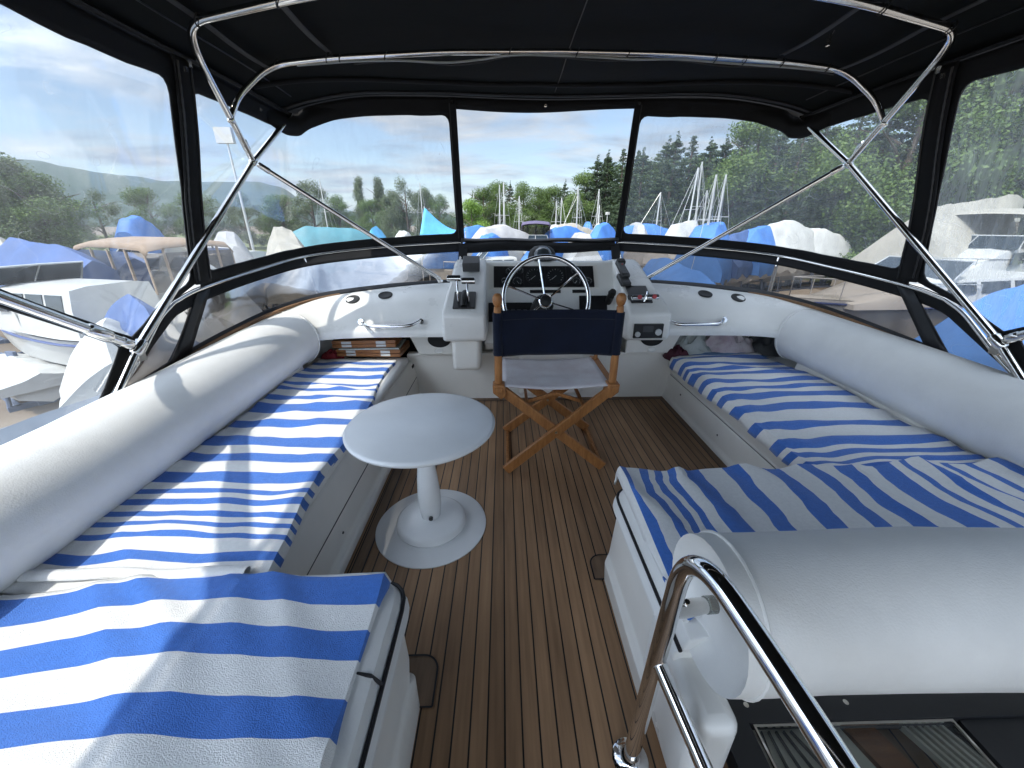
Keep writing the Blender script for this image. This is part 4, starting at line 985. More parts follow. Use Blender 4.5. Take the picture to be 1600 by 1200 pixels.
    # cable lashed below the middle bow
cab = catmull([(-1.1, 2.60, 2.140), (-.8, 2.61, 2.163), (-.55, 2.61, 2.168), (-.3, 2.62, 2.165), (-.12, 2.62, 2.178), (.06, 2.62, 2.200), (.3, 2.63, 2.203), (.55, 2.63, 2.196), (.75, 2.62, 2.186), (.98, 2.62, 2.188), (1.25, 2.61, 2.170), (1.6, 2.60, 2.150), (1.85, 2.585, 2.128)], 6)
mesh_obj('power_cable', tube(cab, .0055, 8), 'grey_cloth', fr)
mesh_obj('power_cable', tube([p + Vector((0, .006, -.006 + .006 * math.sin(p.x * 9))) for p in cab[6:]], .004, 8), 'webbing', fr)
def lash(p, d, r=.018):
    d = Vector(d).normalized(); s_ = d.cross(Vector((0, 0, 1))).normalized(); u = s_.cross(d)
    return tube([Vector(p) + s_ * math.cos(a) * r + u * math.sin(a) * r + d * .010 * math.sin(a) for a in [2 * math.pi * k / 14 for k in range(14)]], .0028, 6, closed=True)
for x, y, z, dx in ((-1.20, 2.58, 2.137, 1), (-.93, 2.60, 2.172, 1), (-.86, 2.60, 2.176, 1), (-.62, 2.61, 2.188, 1), (.05, 2.63, 2.213, 1), (.42, 2.63, 2.215, 1), (.70, 2.63, 2.21, 1), (1.18, 2.61, 2.19, 1), (1.34, 2.60, 2.18, 1), (1.55, 2.60, 2.17, 1), (1.80, 2.585, 2.145, 1)):
    mesh_obj('cable_tie', lash((x, y, z), (1, 0, .05), .019), 'black_rubber', fr)
for s in (-1, 1):
    for x, y, z in ((-1.20, 1.99, 2.098), (-.84, 1.92, 2.13)):
        p = (x, y, z) if s < 0 else MX((x, y, z)); mesh_obj('cable_tie', lash(p, (1, .1, .1), .020), 'black_rubber', fr)
# webbing straps running fore and aft under the roof
ws = thing('roof_strap', 'dark webbing straps tied between the bows under the canvas roof', 'straps', (CX, 2.3, 2.2))
for x0, x1 in ((-1.21, -1.24), (-.90, -.92), (1.50, 1.54), (1.80, 1.86)):
    def f_ws(u, v, x0=x0, x1=x1):
        y = .0 + 2.60 * v; x = x0 + (x1 - x0) * v; uu = abs((x - CX) / 1.795); z = 2.055 + .225 * (1 - uu ** 5) - .045 - .012 * math.sin(math.pi * min(1, max(0, (2.6 - y) / .5))) * (y > 2.1)
        return (x + (u - .5) * .030, y, z + .004 * math.sin(u * 3))
    o = mesh_obj('strap', grid(f_ws, lin(0, 1, 3), lin(0, 1, 40)), 'webbing', ws); solid(o, .003)
mesh_obj('strap_buckle', join(box((1.52, 2.22, 2.135), (.010, .018, .04)), tube([(1.52, 2.22, 2.15), (1.53, 2.215, 2.17)], .004, 6)), 'steel', ws)

# ---- windscreen of tinted acrylic and its steel rail
rl = thing('windscreen_rail', 'stainless rail curving round the top of the tinted windscreen', 'rail', (CX, 3.4, 1.1))
LRAIL = [Vector(p) for p in railc] + [Vector(p) for p in ((-1.635, 1.85, .94), (-1.60, 1.62, .79), (-1.575, 1.36, .64))]
for s in (-1, 1):
    P = LRAIL if s < 0 else [Vector(MX(p)) for p in LRAIL]
    P = smooth_path(P, .05, 4)
    mesh_obj('rail_tube', tube(P, .0105, 12), 'steel', rl)
    for (xa, ya, za), (xb, yb, zb) in (((-1.545, 3.17, 1.11), (-1.385, 2.95, .855)), ((-.36, 3.62, 1.2), (-.375, 3.33, .90))):
        a, b = Vector((xa, ya, za)), Vector((xb, yb, zb))
        if s > 0: a, b = Vector(MX(a)), Vector(MX(b))
        mesh_obj('stanchion', tube([a, b], .0125, 12), 'steel', rl)
        mesh_obj('stanchion_foot', disc_on(tuple(b + Vector((0, 0, -.008))), (0, 0, 1), .022, .01), 'steel', rl)
wsn = thing('windscreen', 'low brown-tinted acrylic windscreen wrapping round the dash', 'windscreen', (CX, 3.35, .9))
def scr(parts, m, name, lo=0.0, hi=1.0, th=.006, off=0.0):
    top, bot = parts
    T = resample(top, 60); Bm = resample(bot, 60)
    V, F = grid(lambda u, v: tuple(T[int(round(u * 59))].lerp(Bm[int(round(u * 59))], v) + Vector((0, off, 0))), lin(0, 1, 60), lin(lo, hi, 6))
    o = mesh_obj(name, (V, F), m, wsn); 
    if th: solid(o, th)
    return o
for s in (-1, 1):
    g = (lambda p: Vector(p)) if s < 0 else (lambda p: Vector(MX(p)))
    top = [g(p - Vector((0, 0, .012))) for p in railc] + [g((-1.60, 1.62, .78)), g((-1.58, 1.42, .69))]
    top = top[::-1]
    bot = [g(p + Vector((0, 0, .012))) for p in WF[: nI // 2 + 1] if p.y > 1.3 and p.x < -.36]
    def f(u, v): pass
    scr((top, bot), 'smoked_acrylic', 'tinted_panel', .0, 1.0, 0)
    scr((top, bot), 'black_canvas', 'upper_border', -.10, .20, .006, -.006)
    scr((top, bot), 'black_trim', 'lower_border', .93, 1.02, .008, -.006)
    # broad black divider on the quarter
    T = resample(top, 60); Bm = resample(bot, 60)
    V, F = grid(lambda u, v: tuple(T[15 + int(u * 2)].lerp(Bm[10 + int(u * 3)], v) + Vector((-s * .008, 0, 0))), lin(0, 1, 4), lin(0, 1, 5))
    o = mesh_obj('divider', (V, F), 'black_trim', wsn); solid(o, .008)
V, F = grid(lambda u, v: (-.36 + u * (2 * CX + .72), 3.60 - .26 * v, 1.13 - .24 * v), lin(0, 1, 20), lin(0, 1, 4))
mesh_obj('centre_panel', (V, F), 'clear_acrylic', wsn)
for x in (-.345, 2 * CX + .33):
    o = mesh_obj('corner_flap', (beam((x, 3.58, 1.19), (x, 3.36, .90), .075, .01, up=(0, .6, 1))), 'black_canvas', wsn)

# ================================================================== CLUTTER IN THE CUBBIES
def wood_case(name, label, c, size, rz, group=None):
    t = thing(name, label, 'wooden case', c, group)
    mtx = Matrix.Rotation(R(rz), 3, 'Z')
    o = mesh_obj('lid', box((c[0], c[1], c[2] + size[2] * .25 + .001), (size[0], size[1], size[2] * .48), mtx), 'teak_box', t); bev(o, .004)
    o = mesh_obj('tray', box((c[0], c[1], c[2] - size[2] * .26), (size[0], size[1], size[2] * .48), mtx), 'teak_box', t); bev(o, .004)
    for dx in (-.27, .27):
        p = mtx @ Vector((size[0] * dx, -size[1] / 2 - .002, 0)); mesh_obj('hinge', join(box((c[0] + p.x, c[1] + p.y, c[2] + .012), (.07, .004, .020), mtx), box((c[0] + p.x, c[1] + p.y, c[2] - .012), (.07, .004, .016), mtx)), 'gauge_mark', t)
    return t
wood_case('wooden_case', 'varnished wooden box with white hinges, topmost of the stack under the left dash', (-1.03, 2.86, .535), (.46, .24, .055), 2, 'wooden boxes under the dash')
wood_case('wooden_case', 'darker wooden box lying beneath the other one on the left bench end', (-1.00, 2.88, .462), (.48, .26, .055), -3, 'wooden boxes under the dash')
tag(bev(mesh_obj('paper_tray', box((-.995, 2.86, .4985), (.44, .25, .010), Matrix.Rotation(R(1), 3, 'Z')), 'grey_cloth'), .002), 'thin grey board sandwiched between the two wooden boxes', 'board')
def cloth_heap(name, label, c, size, m, seed, cat='cloth', rough=1.0):
    rnd = random.Random(seed); sx_ = rnd.random() * 30
    def f(u, v):
        a = 2 * math.pi * u; r_ = 1 - v
        n1 = noise.noise(Vector((math.cos(a) * 1.7 * r_ + sx_, math.sin(a) * 1.7 * r_, 1))); n2 = 1 - 2 * abs(noise.noise(Vector((math.cos(a) * 3.4 * r_ + sx_, math.sin(a) * 3.4 * r_, 4))))
        rr = r_ * (1 + .22 * noise.noise(Vector((math.cos(a) * 2 + sx_, math.sin(a) * 2, 7))))
        h = (1 - r_ ** 2.5) * (.65 + .5 * n1 * rough + .35 * n2 * rough)
        return (c[0] + size[0] / 2 * rr * math.cos(a), c[1] + size[1] / 2 * rr * math.sin(a), c[2] + size[2] * max(.0, h))
    V, F = grid(f, lin(0, 1, 49), lin(0, 1, 22)); o = mesh_obj(name, (V, F), m); return tag(o, label, cat)
cloth_heap('crumpled_shirt', 'pale patterned shirt crumpled in the right cubby', (1.80, 2.93, .40), (.46, .30, .21), 'pale_cloth', 4)
cloth_heap('crumpled_jacket', 'grey-green jacket bundled next to the speaker on the right', (1.52, 2.93, .40), (.34, .28, .17), 'grey_cloth', 5)
cloth_heap('plastic_bag', 'dark crumpled bag at the back of the right cubby beside the bolster', (2.12, 2.92, .40), (.36, .30, .20), 'dark_plastic', 6, 'bag')
cloth_heap('folded_blanket', 'light blue folded cloth at the far end of the right bench towel', (1.72, 2.79, .405), (.66, .15, .035), 'sky_cloth', 8, 'cloth', .4)
cloth_heap('soft_bag', 'dark maroon bag at the foot of the right cubby', (1.37, 2.86, .37), (.20, .22, .10), 'maroon_cloth', 9, 'bag')
cloth_heap('red_cloth', 'small red cloth tucked behind the left bolster end near the wooden boxes', (-1.31, 2.82, .40), (.18, .14, .07), 'red_cloth', 12)

# ================================================================== AFT HANDRAIL AND HATCH
hr = thing('handrail', 'polished steel handrail arching beside the stair hatch in the right foreground', 'handrail', (.34, .57, 0))
mesh_obj('main_tube', tube(smooth_path([(.335, .565, .015), (.352, .575, .38), (.372, .585, .765), (.425, .30, .715), (.47, -.05, .64), (.47, -.6, .30)], .13, 14), .0205, 24), 'chrome', hr)
mesh_obj('lower_tube', tube([(.356, .565, .405), (.41, .42, .305), (.47, .1, .09), (.48, 0, .02)], .0175, 20), 'chrome', hr)
mesh_obj('base_flange', lathe([(.048, 0.001), (.048, .006), (.03, .014), (.024, .02)], (.335, .565, 0), 28), 'chrome', hr)
mesh_obj('clamp_bracket', tube([(.372, .583, .565), (.40, .588, .560), (.455, .60, .553)], [.019, .0195, .0165], 18), 'steel', hr)
mesh_obj('rubber_pad', tube([(.452, .60, .553), (.474, .602, .552)], .019, 18), 'clear_acrylic', hr)
mesh_obj('bracket_screw', tube([(.395, .585, .575), (.395, .58, .592)], .006, 8), 'chrome', hr)
ht = thing('stair_hatch', 'black framed hatch opening over the stairs below the foreground bolster', 'hatch', (1.1, .3, .1))
def frame_ring(x0, x1, y0, y1, z, w, h, m, name, par):
    o = mesh_obj(name, join(box(((x0 + x1) / 2, y1 - w / 2, z), (x1 - x0, w, h)), box(((x0 + x1) / 2, y0 + w / 2, z), (x1 - x0, w, h)), box((x0 + w / 2, (y0 + y1) / 2, z), (w, y1 - y0 - 2 * w, h)), box((x1 - w / 2, (y0 + y1) / 2, z), (w, y1 - y0 - 2 * w, h))), m, par, smooth=False); return o
frame_ring(.565, 1.75, -.5, .66, .10, .078, .05, 'black_trim', 'outer_frame', ht)
frame_ring(.655, 1.20, -.4, .580, .118, .006, .006, 'steel', 'metal_edge', ht)
mesh_obj('dark_lid', box((1.45, .09, .10), (.46, .98, .03)), 'black_trim', ht, smooth=False)
mesh_obj('smoked_glass', grid(lambda u, v: (.66 + .54 * u, -.4 + .98 * v, .112), lin(0, 1, 2), lin(0, 1, 2)), 'clear_acrylic', ht, smooth=False)
mesh_obj('stair_well', join(box((.93, .2, -.42), (.62, .9, .03)), box((.61, .2, -.2), (.03, .9, .5)), box((1.26, .2, -.2), (.03, .9, .5)), box((.93, .66, -.2), (.66, .03, .5))), 'dark_plastic', ht, smooth=False)
mesh_obj('reflected_panel', prism([(.66, .585), (.90, .585), (.985, .30), (.985, -.3), (.66, -.3)], 'z', .075, .09), 'reflection_cream', ht, smooth=False)  # panel, board and slats model the reflection seen in the hatch glass
mesh_obj('reflected_board', prism([(.915, .585), (1.0, .585), (1.14, .20), (1.05, .20)], 'z', .07, .085), 'teak_box', ht, smooth=False)
for k in range(6): mesh_obj('reflected_slat', prism([(1.075 + .021 * k, .585), (1.084 + .021 * k, .585), (1.17 + .021 * k + .03, .30), (1.16 + .021 * k + .03, .30)], 'z', .07, .088), 'reflection_cream', ht, smooth=False)
for k in range(5): mesh_obj('reflected_slat', beam((.68 + .02 * k, .575, .094), (.665 + .035 * k, .47 + .0 * k, .094), .004, .01), 'black_trim', ht, smooth=False)
for x in (.66, .80, .94): mesh_obj('screw', disc_on((x, .622, .125), (0, 0, 1), .007, .002, 12), 'steel', ht)
# glimpse of dark red strap under the seat corner
# ---- outer yacht body seen through the lower curtains: side deck and bow rail
mat('deck_shade_grey', (.15, .18, .21), .6, var=.15, vscale=3)  # shade on the side deck, put into its base colour
yh = thing('yacht_hull', 'shade-grey side decks and bow of the yacht outside the windscreen', 'yacht', (CX, 2, -2.6))
def f_hull(u, v):
    y = -3 + 11.5 * v; w = 2.35 * (1 - max(0, (v - .45) / .55) ** 2.2 * .97)
    prof = [(-1, -2.4), (-1.06, -1.15), (-1.05, -1.0), (-.98, -.98), (0, -.90), (.98, -.98), (1.05, -1.0), (1.06, -1.15), (1, -2.4)]
    a = u * 8; i = min(int(a), 7); f_ = a - i; px = prof[i][0] + (prof[i + 1][0] - prof[i][0]) * f_; pz = prof[i][1] + (prof[i + 1][1] - prof[i][1]) * f_
    return (CX + px * w, y, pz)
mesh_obj('hull_shell', grid(f_hull, [i / 8 for i in range(9)], lin(0, 1, 40)), 'deck_shade_grey', yh)
for s in (-1, 1):
    P = [(CX + s * 2.4 * (1 - max(0, (v - .45) / .55) ** 2.2 * .97), -3 + 11.5 * v, -.35) for v in lin(.2, .985, 30)]
    mesh_obj('bow_rail', tube(P, .014, 8), 'steel', yh)
    mesh_obj('bow_rail', tube([(p[0], p[1], -.66) for p in P], .009, 8), 'steel', yh)
    for k in range(2, 30, 4): mesh_obj('rail_post', tube([(P[k][0], P[k][1], -.99), P[k]], .011, 8), 'steel', yh)

# ================================================================== BACKDROP
G = -2.9
mat('gravel', (.13, .10, .075), .95, col2=(.20, .165, .125), vscale=.35, bump=.6, bscale=12)
mat('foliage_dark', (.030, .052, .020), .7); mat('bark', (.10, .075, .055), .9, var=.3, vscale=8)
def leaf_mat(name, a, b_, trans=.25):
    m = bpy.data.materials.new(name); m.use_nodes = True; t = m.node_tree; N = t.nodes.new; L = t.links.new
    b = t.nodes['Principled BSDF']; b.inputs['Roughness'].default_value = .55; b.inputs['Specular IOR Level'].default_value = .3
    g = N('ShaderNodeNewGeometry'); c = N('ShaderNodeTexCoord'); oi = N('ShaderNodeObjectInfo')
    n = N('ShaderNodeTexNoise'); n.inputs['Scale'].default_value = .55; n.inputs['Detail'].default_value = 3; L(c.outputs['Object'], n.inputs['Vector'])
    ad = N('ShaderNodeMath'); ad.operation = 'MULTIPLY_ADD'; L(g.outputs['Random Per Island'], ad.inputs[0]); ad.inputs[1].default_value = .45; L(n.outputs['Fac'], ad.inputs[2])
    a2 = N('ShaderNodeMath'); a2.operation = 'MULTIPLY_ADD'; L(oi.outputs['Random'], a2.inputs[0]); a2.inputs[1].default_value = .3; L(ad.outputs[0], a2.inputs[2])
    r = N('ShaderNodeValToRGB'); L(a2.outputs[0], r.inputs[0]); r.color_ramp.elements[0].position = .45; r.color_ramp.elements[0].color = (*a, 1); r.color_ramp.elements[1].position = 1.05; r.color_ramp.elements[1].color = (*b_, 1)
    L(r.outputs[0], b.inputs['Base Color'])
    tl = N('ShaderNodeBsdfTranslucent'); L(r.outputs[0], tl.inputs[0]); mx_ = N('ShaderNodeMixShader'); mx_.inputs[0].default_value = trans
    out = t.nodes['Material Output']; L(b.outputs[0], mx_.inputs[1]); L(tl.outputs[0], mx_.inputs[2]); L(mx_.outputs[0], out.inputs[0]); MATS[name] = m
leaf_mat('leaf_mid', (.032, .065, .017), (.105, .165, .040))
leaf_mat('leaf_bright', (.075, .15, .022), (.17, .28, .05))
leaf_mat('leaf_grey', (.060, .085, .045), (.14, .175, .09))
leaf_mat('needle', (.018, .036, .020), (.062, .095, .045), .1)
mat('hill_wood', (.022, .045, .035), .9, col2=(.035, .065, .042), vscale=.02)
mat('grass', (.10, .14, .045), .9, col2=(.16, .16, .07), vscale=1.2, bump=.5, bscale=6)
mat('concrete', (.34, .31, .27), .85, var=.15, vscale=1.5, bump=.2, bscale=20)
tag(mesh_obj('ground', grid(lambda u, v: (u, v, G), lin(-2500, 2500, 3), lin(-400, 3500, 3)), 'gravel', smooth=False), kind='structure')
tag(mesh_obj('grass_verge', grid(lambda u, v: (u, v, G + .03 + .5 * max(0, nz(u, v, 0, .08)) + .02), lin(-160, 120, 70), lin(48, 190, 40)), 'grass'), kind='structure')
tag(mesh_obj('quay', box((13, 6.5, G + .05), (13, 4.6, .1)), 'concrete', smooth=False), kind='structure')
tag(mesh_obj('yard_road', box((-8, 26, G + .02), (60, 6, .04)), 'concrete', smooth=False), kind='structure')
# wooded ridge far to the left
HL = [(-1400, 300, 90), (-1100, 500, 95), (-728, 529, 75), (-667, 604, 84), (-645, 628, 82), (-629, 644, 75), (-591, 679, 70), (-545, 716, 65), (-497, 750, 66), (-441, 785, 69), (-406, 803, 63), (-372, 819, 39), (-289, 852, 24), (-128, 891, 21), (-89, 896, 13), (60, 920, 5), (300, 940, 12), (700, 900, 40)]
HP_ = catmull([(a * 1.35, b * 1.35, c * 1.35) for a, b, c in HL], 8)
def f_hill(u, v):
    a = u * (len(HP_) - 1); i = min(int(a), len(HP_) - 2); p = HP_[i].lerp(HP_[i + 1], a - i)
    k = v; d = Vector((p.x, p.y, 0)).normalized()
    h = math.sin(min(1, k * 1.0) * math.pi / 2) if k <= 1 else math.cos((k - 1) * math.pi / 2)
    q = Vector((p.x, p.y, 0)) + d * ((k - 1) * 260)
    return (q.x, q.y, G + (p.z + 3) * h * (1 + .05 * nz(q.x, q.y, 0, .02)) + 1.5 * nz(q.x, q.y, 0, .06))
tag(mesh_obj('hills', grid(f_hill, lin(0, 1, 260), lin(0, 2, 26)), 'hill_wood'), kind='structure')
# wooded slope rising on the right behind the boats
def f_slope(u, v):
    x = 26 + 70 * v; y = -30 + 120 * u
    return (x + 6 * nz(y, 0, 0, .05), y, G + 9.5 * v ** .8 + .5 * nz(x, y, 0, .2))
tag(mesh_obj('slope', grid(f_slope, lin(0, 1, 40), lin(0, 1, 20)), 'grass'), kind='structure')

# ---- trees
def quads_mesh(name, C_, N_, S_, m):
    """leaf quads: centres, normals, sizes as arrays"""
    n = len(C_); rng = np.random.default_rng(7)
    t = rng.normal(size=(n, 3)); t -= N_ * np.sum(t * N_, axis=1)[:, None]; t /= np.linalg.norm(t, axis=1)[:, None] + 1e-9
    b = np.cross(N_, t); s = S_[:, None]; k = .62
    V = np.stack([C_ - t * s - b * s * k * .35, C_ + b * s * k * -1.0 + t * s * .1, C_ + t * s + b * s * k * .3, C_ + b * s * k + t * s * -.15], axis=1).reshape(-1, 3)
    me = bpy.data.meshes.new(name); me.vertices.add(4 * n); me.vertices.foreach_set('co', V.astype(np.float32).ravel())
    me.loops.add(4 * n); me.loops.foreach_set('vertex_index', np.arange(4 * n, dtype=np.int32))
    me.polygons.add(n); me.polygons.foreach_set('loop_start', np.arange(0, 4 * n, 4, dtype=np.int32)); me.polygons.foreach_set('loop_total', np.full(n, 4, dtype=np.int32))
    me.update(calc_edges=True); me.materials.append(M(m)); return me
def clump_cloud(rng, blobs, per):
    C_, N_, S_ = [], [], []
    for (x, y, z, r, rz_) in blobs:
        n = int(per * 4.2 * (r ** 1.6)); d = rng.normal(size=(n, 3)); d /= np.linalg.norm(d, axis=1)[:, None]
        rad = r * (rng.random(n) ** .38)[:, None] * (1 + .25 * rng.normal(size=(n, 1)) * .5)
        p = d * rad * np.array([1, 1, rz_]) + np.array([x, y, z]); nn_ = d + rng.normal(size=(n, 3)) * .7; nn_ /= np.linalg.norm(nn_, axis=1)[:, None]
        C_.append(p); N_.append(nn_); S_.append(.045 + .05 * rng.random(n))
    return np.concatenate(C_), np.concatenate(N_), np.concatenate(S_)
def trunk_mesh(rng, h, r, limbs, lean=0.0):
    parts = [tube([(lean * k * h * .02 * math.sin(k), 0, h * k / 6) for k in range(7)], [r * (1 - .12 * k) for k in range(7)], 8)]
    for k in range(limbs):
        z = h * (.35 + .55 * k / max(1, limbs)); a = rng.random() * 6.28; L_ = h * (.22 + .12 * rng.random())
        parts.append(tube([(0, 0, z), (math.cos(a) * L_ * .5, math.sin(a) * L_ * .5, z + L_ * .4), (math.cos(a) * L_, math.sin(a) * L_, z + L_ * .62)], [r * .4, r * .25, r * .08], 6))
    return join(*parts)
PROTO = {}
def make_proto(kind, seed):
    rng = np.random.default_rng(seed); bl = []
    if kind == 'broad':
        for k in range(34):
            a = rng.random() * 6.28; zz = rng.random(); rr = 3.0 * math.sin(math.pi * (zz * .8 + .14)) * (.35 + .65 * rng.random()); bl.append((rr * math.cos(a), rr * math.sin(a), 2.2 + 7.0 * zz, .75 + .65 * rng.random(), .75))
        C_, N_, S_ = clump_cloud(rng, bl, 150); lm = 'leaf_mid'; tr = trunk_mesh(rng, 8.5, .24, 8)
    elif kind == 'bright':
        for k in range(26):
            a = rng.random() * 6.28; zz = rng.random(); rr = 2.2 * math.sin(math.pi * (zz * .85 + .1)) * (.3 + .7 * rng.random()); bl.append((rr * math.cos(a), rr * math.sin(a), .8 + 5.5 * zz, .6 + .5 * rng.random(), .8))
        C_, N_, S_ = clump_cloud(rng, bl, 190); lm = 'leaf_bright'; tr = trunk_mesh(rng, 5.5, .14, 6)
    elif kind == 'willow':
        for k in range(44):
            a = rng.random() * 6.28; zz = rng.random(); rr = 3.2 * math.sin(math.pi * (zz * .78 + .16)) * (.5 + .5 * rng.random()); bl.append((rr * math.cos(a), rr * math.sin(a), 1.2 + 8.4 * zz, .55 + .5 * rng.random(), 1.35))
        C_, N_, S_ = clump_cloud(rng, bl, 170); lm = 'leaf_grey'; tr = trunk_mesh(rng, 8.5, .22, 9)
    elif kind == 'poplar':
        for k in range(34):
            a = rng.random() * 6.28; zz = k / 34; rr = .75 * math.sin(math.pi * (zz * .86 + .1)) * rng.random(); bl.append((rr * math.cos(a) + .3 * zz, rr * math.sin(a), 1.5 + 8.5 * zz, .42 + .35 * math.sin(math.pi * (zz * .8 + .12)) * rng.random() + .08, 1.5))
        C_, N_, S_ = clump_cloud(rng, bl, 260); lm = 'leaf_grey'; tr = trunk_mesh(rng, 9.3, .16, 4)
    elif kind == 'pine':
        for w in range(15):
            zz = w / 14; z = 2.6 + 7.2 * zz; R0 = (2.3 * (1 - zz) ** .7 + .25) * (.75 + .4 * rng.random())
            for b_ in range(6):
                a = b_ * 1.047 + w * .7 + rng.random() * .5; Lb = R0 * (.6 + .5 * rng.random())
                if rng.random() < .16: continue
                for q_ in (.45, .75, 1.0): bl.append((math.cos(a) * Lb * q_, math.sin(a) * Lb * q_, z + .38 * q_ * Lb * .4 + .1 * rng.normal(), (.20 + .22 * (1 - zz)) * (1.15 - .35 * q_), .55))
        for k in range(5): bl.append((.05 * rng.normal(), .05 * rng.normal(), 9.7 + .25 * k, .24 - .035 * k, 1.1))
        C_, N_, S_ = clump_cloud(rng, bl, 130); S_ *= .8; lm = 'needle'; tr = trunk_mesh(rng, 9.6, .16, 0)
    elif kind == 'spruce':
        for k in range(110):
            zz = (k + rng.random()) / 110; a = k * 2.4; rr = 1.9 * (1 - zz) ** .85 * (.45 + .6 * rng.random()); bl.append((rr * math.cos(a), rr * math.sin(a), .8 + 9.4 * zz - rr * .18, .16 + .42 * (1 - zz), .5))
        C_, N_, S_ = clump_cloud(rng, bl, 120); S_ *= .8; lm = 'needle'; tr = trunk_mesh(rng, 9.6, .15, 0)
    elif kind == 'bush':
        for k in range(14):
            a = rng.random() * 6.28; rr = 1.5 * rng.random(); bl.append((rr * math.cos(a), rr * math.sin(a), .4 + 1.1 * rng.random(), .5 + .3 * rng.random(), .8))
        C_, N_, S_ = clump_cloud(rng, bl, 230); lm = 'leaf_mid'; tr = trunk_mesh(rng, 1.3, .05, 4)
    top = C_[:, 2].max()
    return quads_mesh('crown', C_, N_, S_, lm), tr, float(top)
def tree(kind, var, x, y, h, label, cat='tree', name=None, group=None, wide=1.0):
    key = (kind, var)
    if key not in PROTO:
        cm, tr, top = make_proto(kind, 11 + 17 * var + len(kind) * 3)
        tm = bpy.data.meshes.new('trunk'); tm.from_pydata(tr[0], [], tr[1]); tm.materials.append(M('bark')); PROTO[key] = (cm, tm, top)
    cm, tm, top = PROTO[key]; s = h / top
    e = bpy.data.objects.new(name or {'broad': 'broadleaf_tree', 'bright': 'broadleaf_tree', 'willow': 'willow_tree', 'poplar': 'poplar_tree', 'pine': 'pine_tree', 'spruce': 'spruce_tree', 'bush': 'bush'}[kind], None)
    COL.objects.link(e); e.location = (x, y, G); e.rotation_euler = (0, 0, (x * 7.3 + y * 3.1) % 6.28); e.scale = (s * wide, s * wide, s)
    tag(e, label, cat, group)
    for nm, me in (('crown', cm), ('trunk', tm)):
        o = bpy.data.objects.new(nm, me); COL.objects.link(o); o.parent = e
    return e
T_ = tree
q = 1.25
# grove seen through the open centre window
T_('bright', 0, -3.6, 49, 7.0, 'bright green young tree at the left edge of the open centre window')
T_('bright', 1, -1.9, 47, 3.6, 'small light green bush-like tree beside the bright young tree', name='bush', cat='bush')
GC = 'mixed trees behind the masts in the centre'
for i, (k, v, x, y, h) in enumerate([('pine', 0, -5.0, 74, 9.6), ('broad', 0, -3.2, 72, 10.2), ('broad', 1, -.6, 74, 11.4), ('pine', 1, 1.4, 77, 11.4), ('broad', 2, 3.6, 72, 11.0), ('broad', 0, 6.4, 73, 10.2), ('broad', 1, 9.2, 74, 10.6), ('pine', 1, 10.6, 72, 11.2), ('broad', 2, 8.0, 80, 10.0), ('broad', 1, 12.0, 68, 9.2), ('willow', 1, 4.8, 62, 5.0), ('bush', 0, 1.5, 60, 3.3), ('bush', 0, 9.5, 58, 3.0)]):
    lab = ['slim dark pine at the left end of the centre grove', 'rounded broadleaf tree left of the tall bare masts', 'broad leafy tree behind the tallest pair of masts', 'dark-topped pine just right of the tallest masts', 'rounded green tree behind the purple-topped boat', 'broadleaf tree in the middle of the grove, right of the purple-topped boat', 'leafy tree before the gap of sky in the centre window', 'ragged dark pine at the right end of the low grove', 'leafy tree half hidden behind the centre grove', 'low broadleaf tree filling the gap before the dark pines', 'low grey-green tree just above the purple-topped boat', 'low bush behind the masts in the centre', 'low bush before the gap of sky'][i]
    T_(k, v, x, y, h, lab, 'bush' if k == 'bush' else 'tree', group=GC)
GP = 'tall dark pines by the right front post'
for i, (k, v, x, y, h) in enumerate([('broad', 1, 12.1, 61, 11.3), ('pine', 0, 13.2, 60, 13.0), ('pine', 2, 14.6, 60, 13.6), ('spruce', 0, 15.8, 57, 13.2), ('pine', 1, 17.2, 56, 12.9)]):
    T_(k, v, x, y, h, ['leafy tree at the foot of the dark pines by the right front post', 'dark brown-green pine, left of the tall pair by the right front post', 'tallest dark pine left of the right front post', 'narrow dark tree touching the right front post', 'dark pine half behind the right front post'][i], group=GP, wide=1.4 if k in ('pine', 'spruce') else 1.0)
GW = 'trees of the dense wood behind the boats on the right'
rnd = random.Random(5)
row = [(13.6, 42, 10.6, 'pine'), (15.4, 41, 11.4, 'pine'), (15.2, 38.5, 11.3, 'pine'), (16.9, 39, 11.0, 'spruce'), (18.6, 39, 11.0, 'pine'), (18.9, 37, 10.8, 'pine'), (19.2, 35, 10.8, 'spruce'), (20.4, 35, 11.9, 'broad'), (20.6, 32.6, 10.6, 'pine'), (21.2, 31, 10.4, 'spruce'), (22.7, 31, 11.2, 'pine'), (23.2, 28.8, 11.4, 'spruce'), (23.2, 26.6, 11.8, 'pine'), (23.2, 24.6, 11.6, 'broad'), (24.8, 24.4, 12.3, 'pine'), (26.2, 24.4, 13.0, 'broad'), (27.8, 24.4, 12.8, 'pine')]
row_labels = ['dark pine just right of the right front post', 'broad dark pine behind the leftmost masts on the right', 'dark pine directly behind the group of leaning masts', 'dark spruce between the leaning masts and the next white mast', 'bushy-topped pine behind the single white mast', 'dark pine left of the strut, in the front row of the wood', 'pointed spruce behind the rightmost white mast', 'tall pale green tree, first to rise above the pines right of the masts', 'spiky-topped pine next to the tall pale green tree', 'low spruce under the right roof corner', 'pine directly below the right roof corner', 'spruce behind the crossing of the right-hand poles', 'pine right of the crossing of the right-hand poles', 'leafy tree behind the low end of the right main pole', 'tall pine left of the right zip post', 'leafy tree half behind the right zip post', 'tall pine just right of the right zip post']
for i, (x, y, h, k) in enumerate(row):
    T_(k, i % 3, x * 1.2, y * 1.2, h * 1.2 - .4, row_labels[i], group=GW, wide=1.45 if k in ('pine', 'spruce') else 1.15)
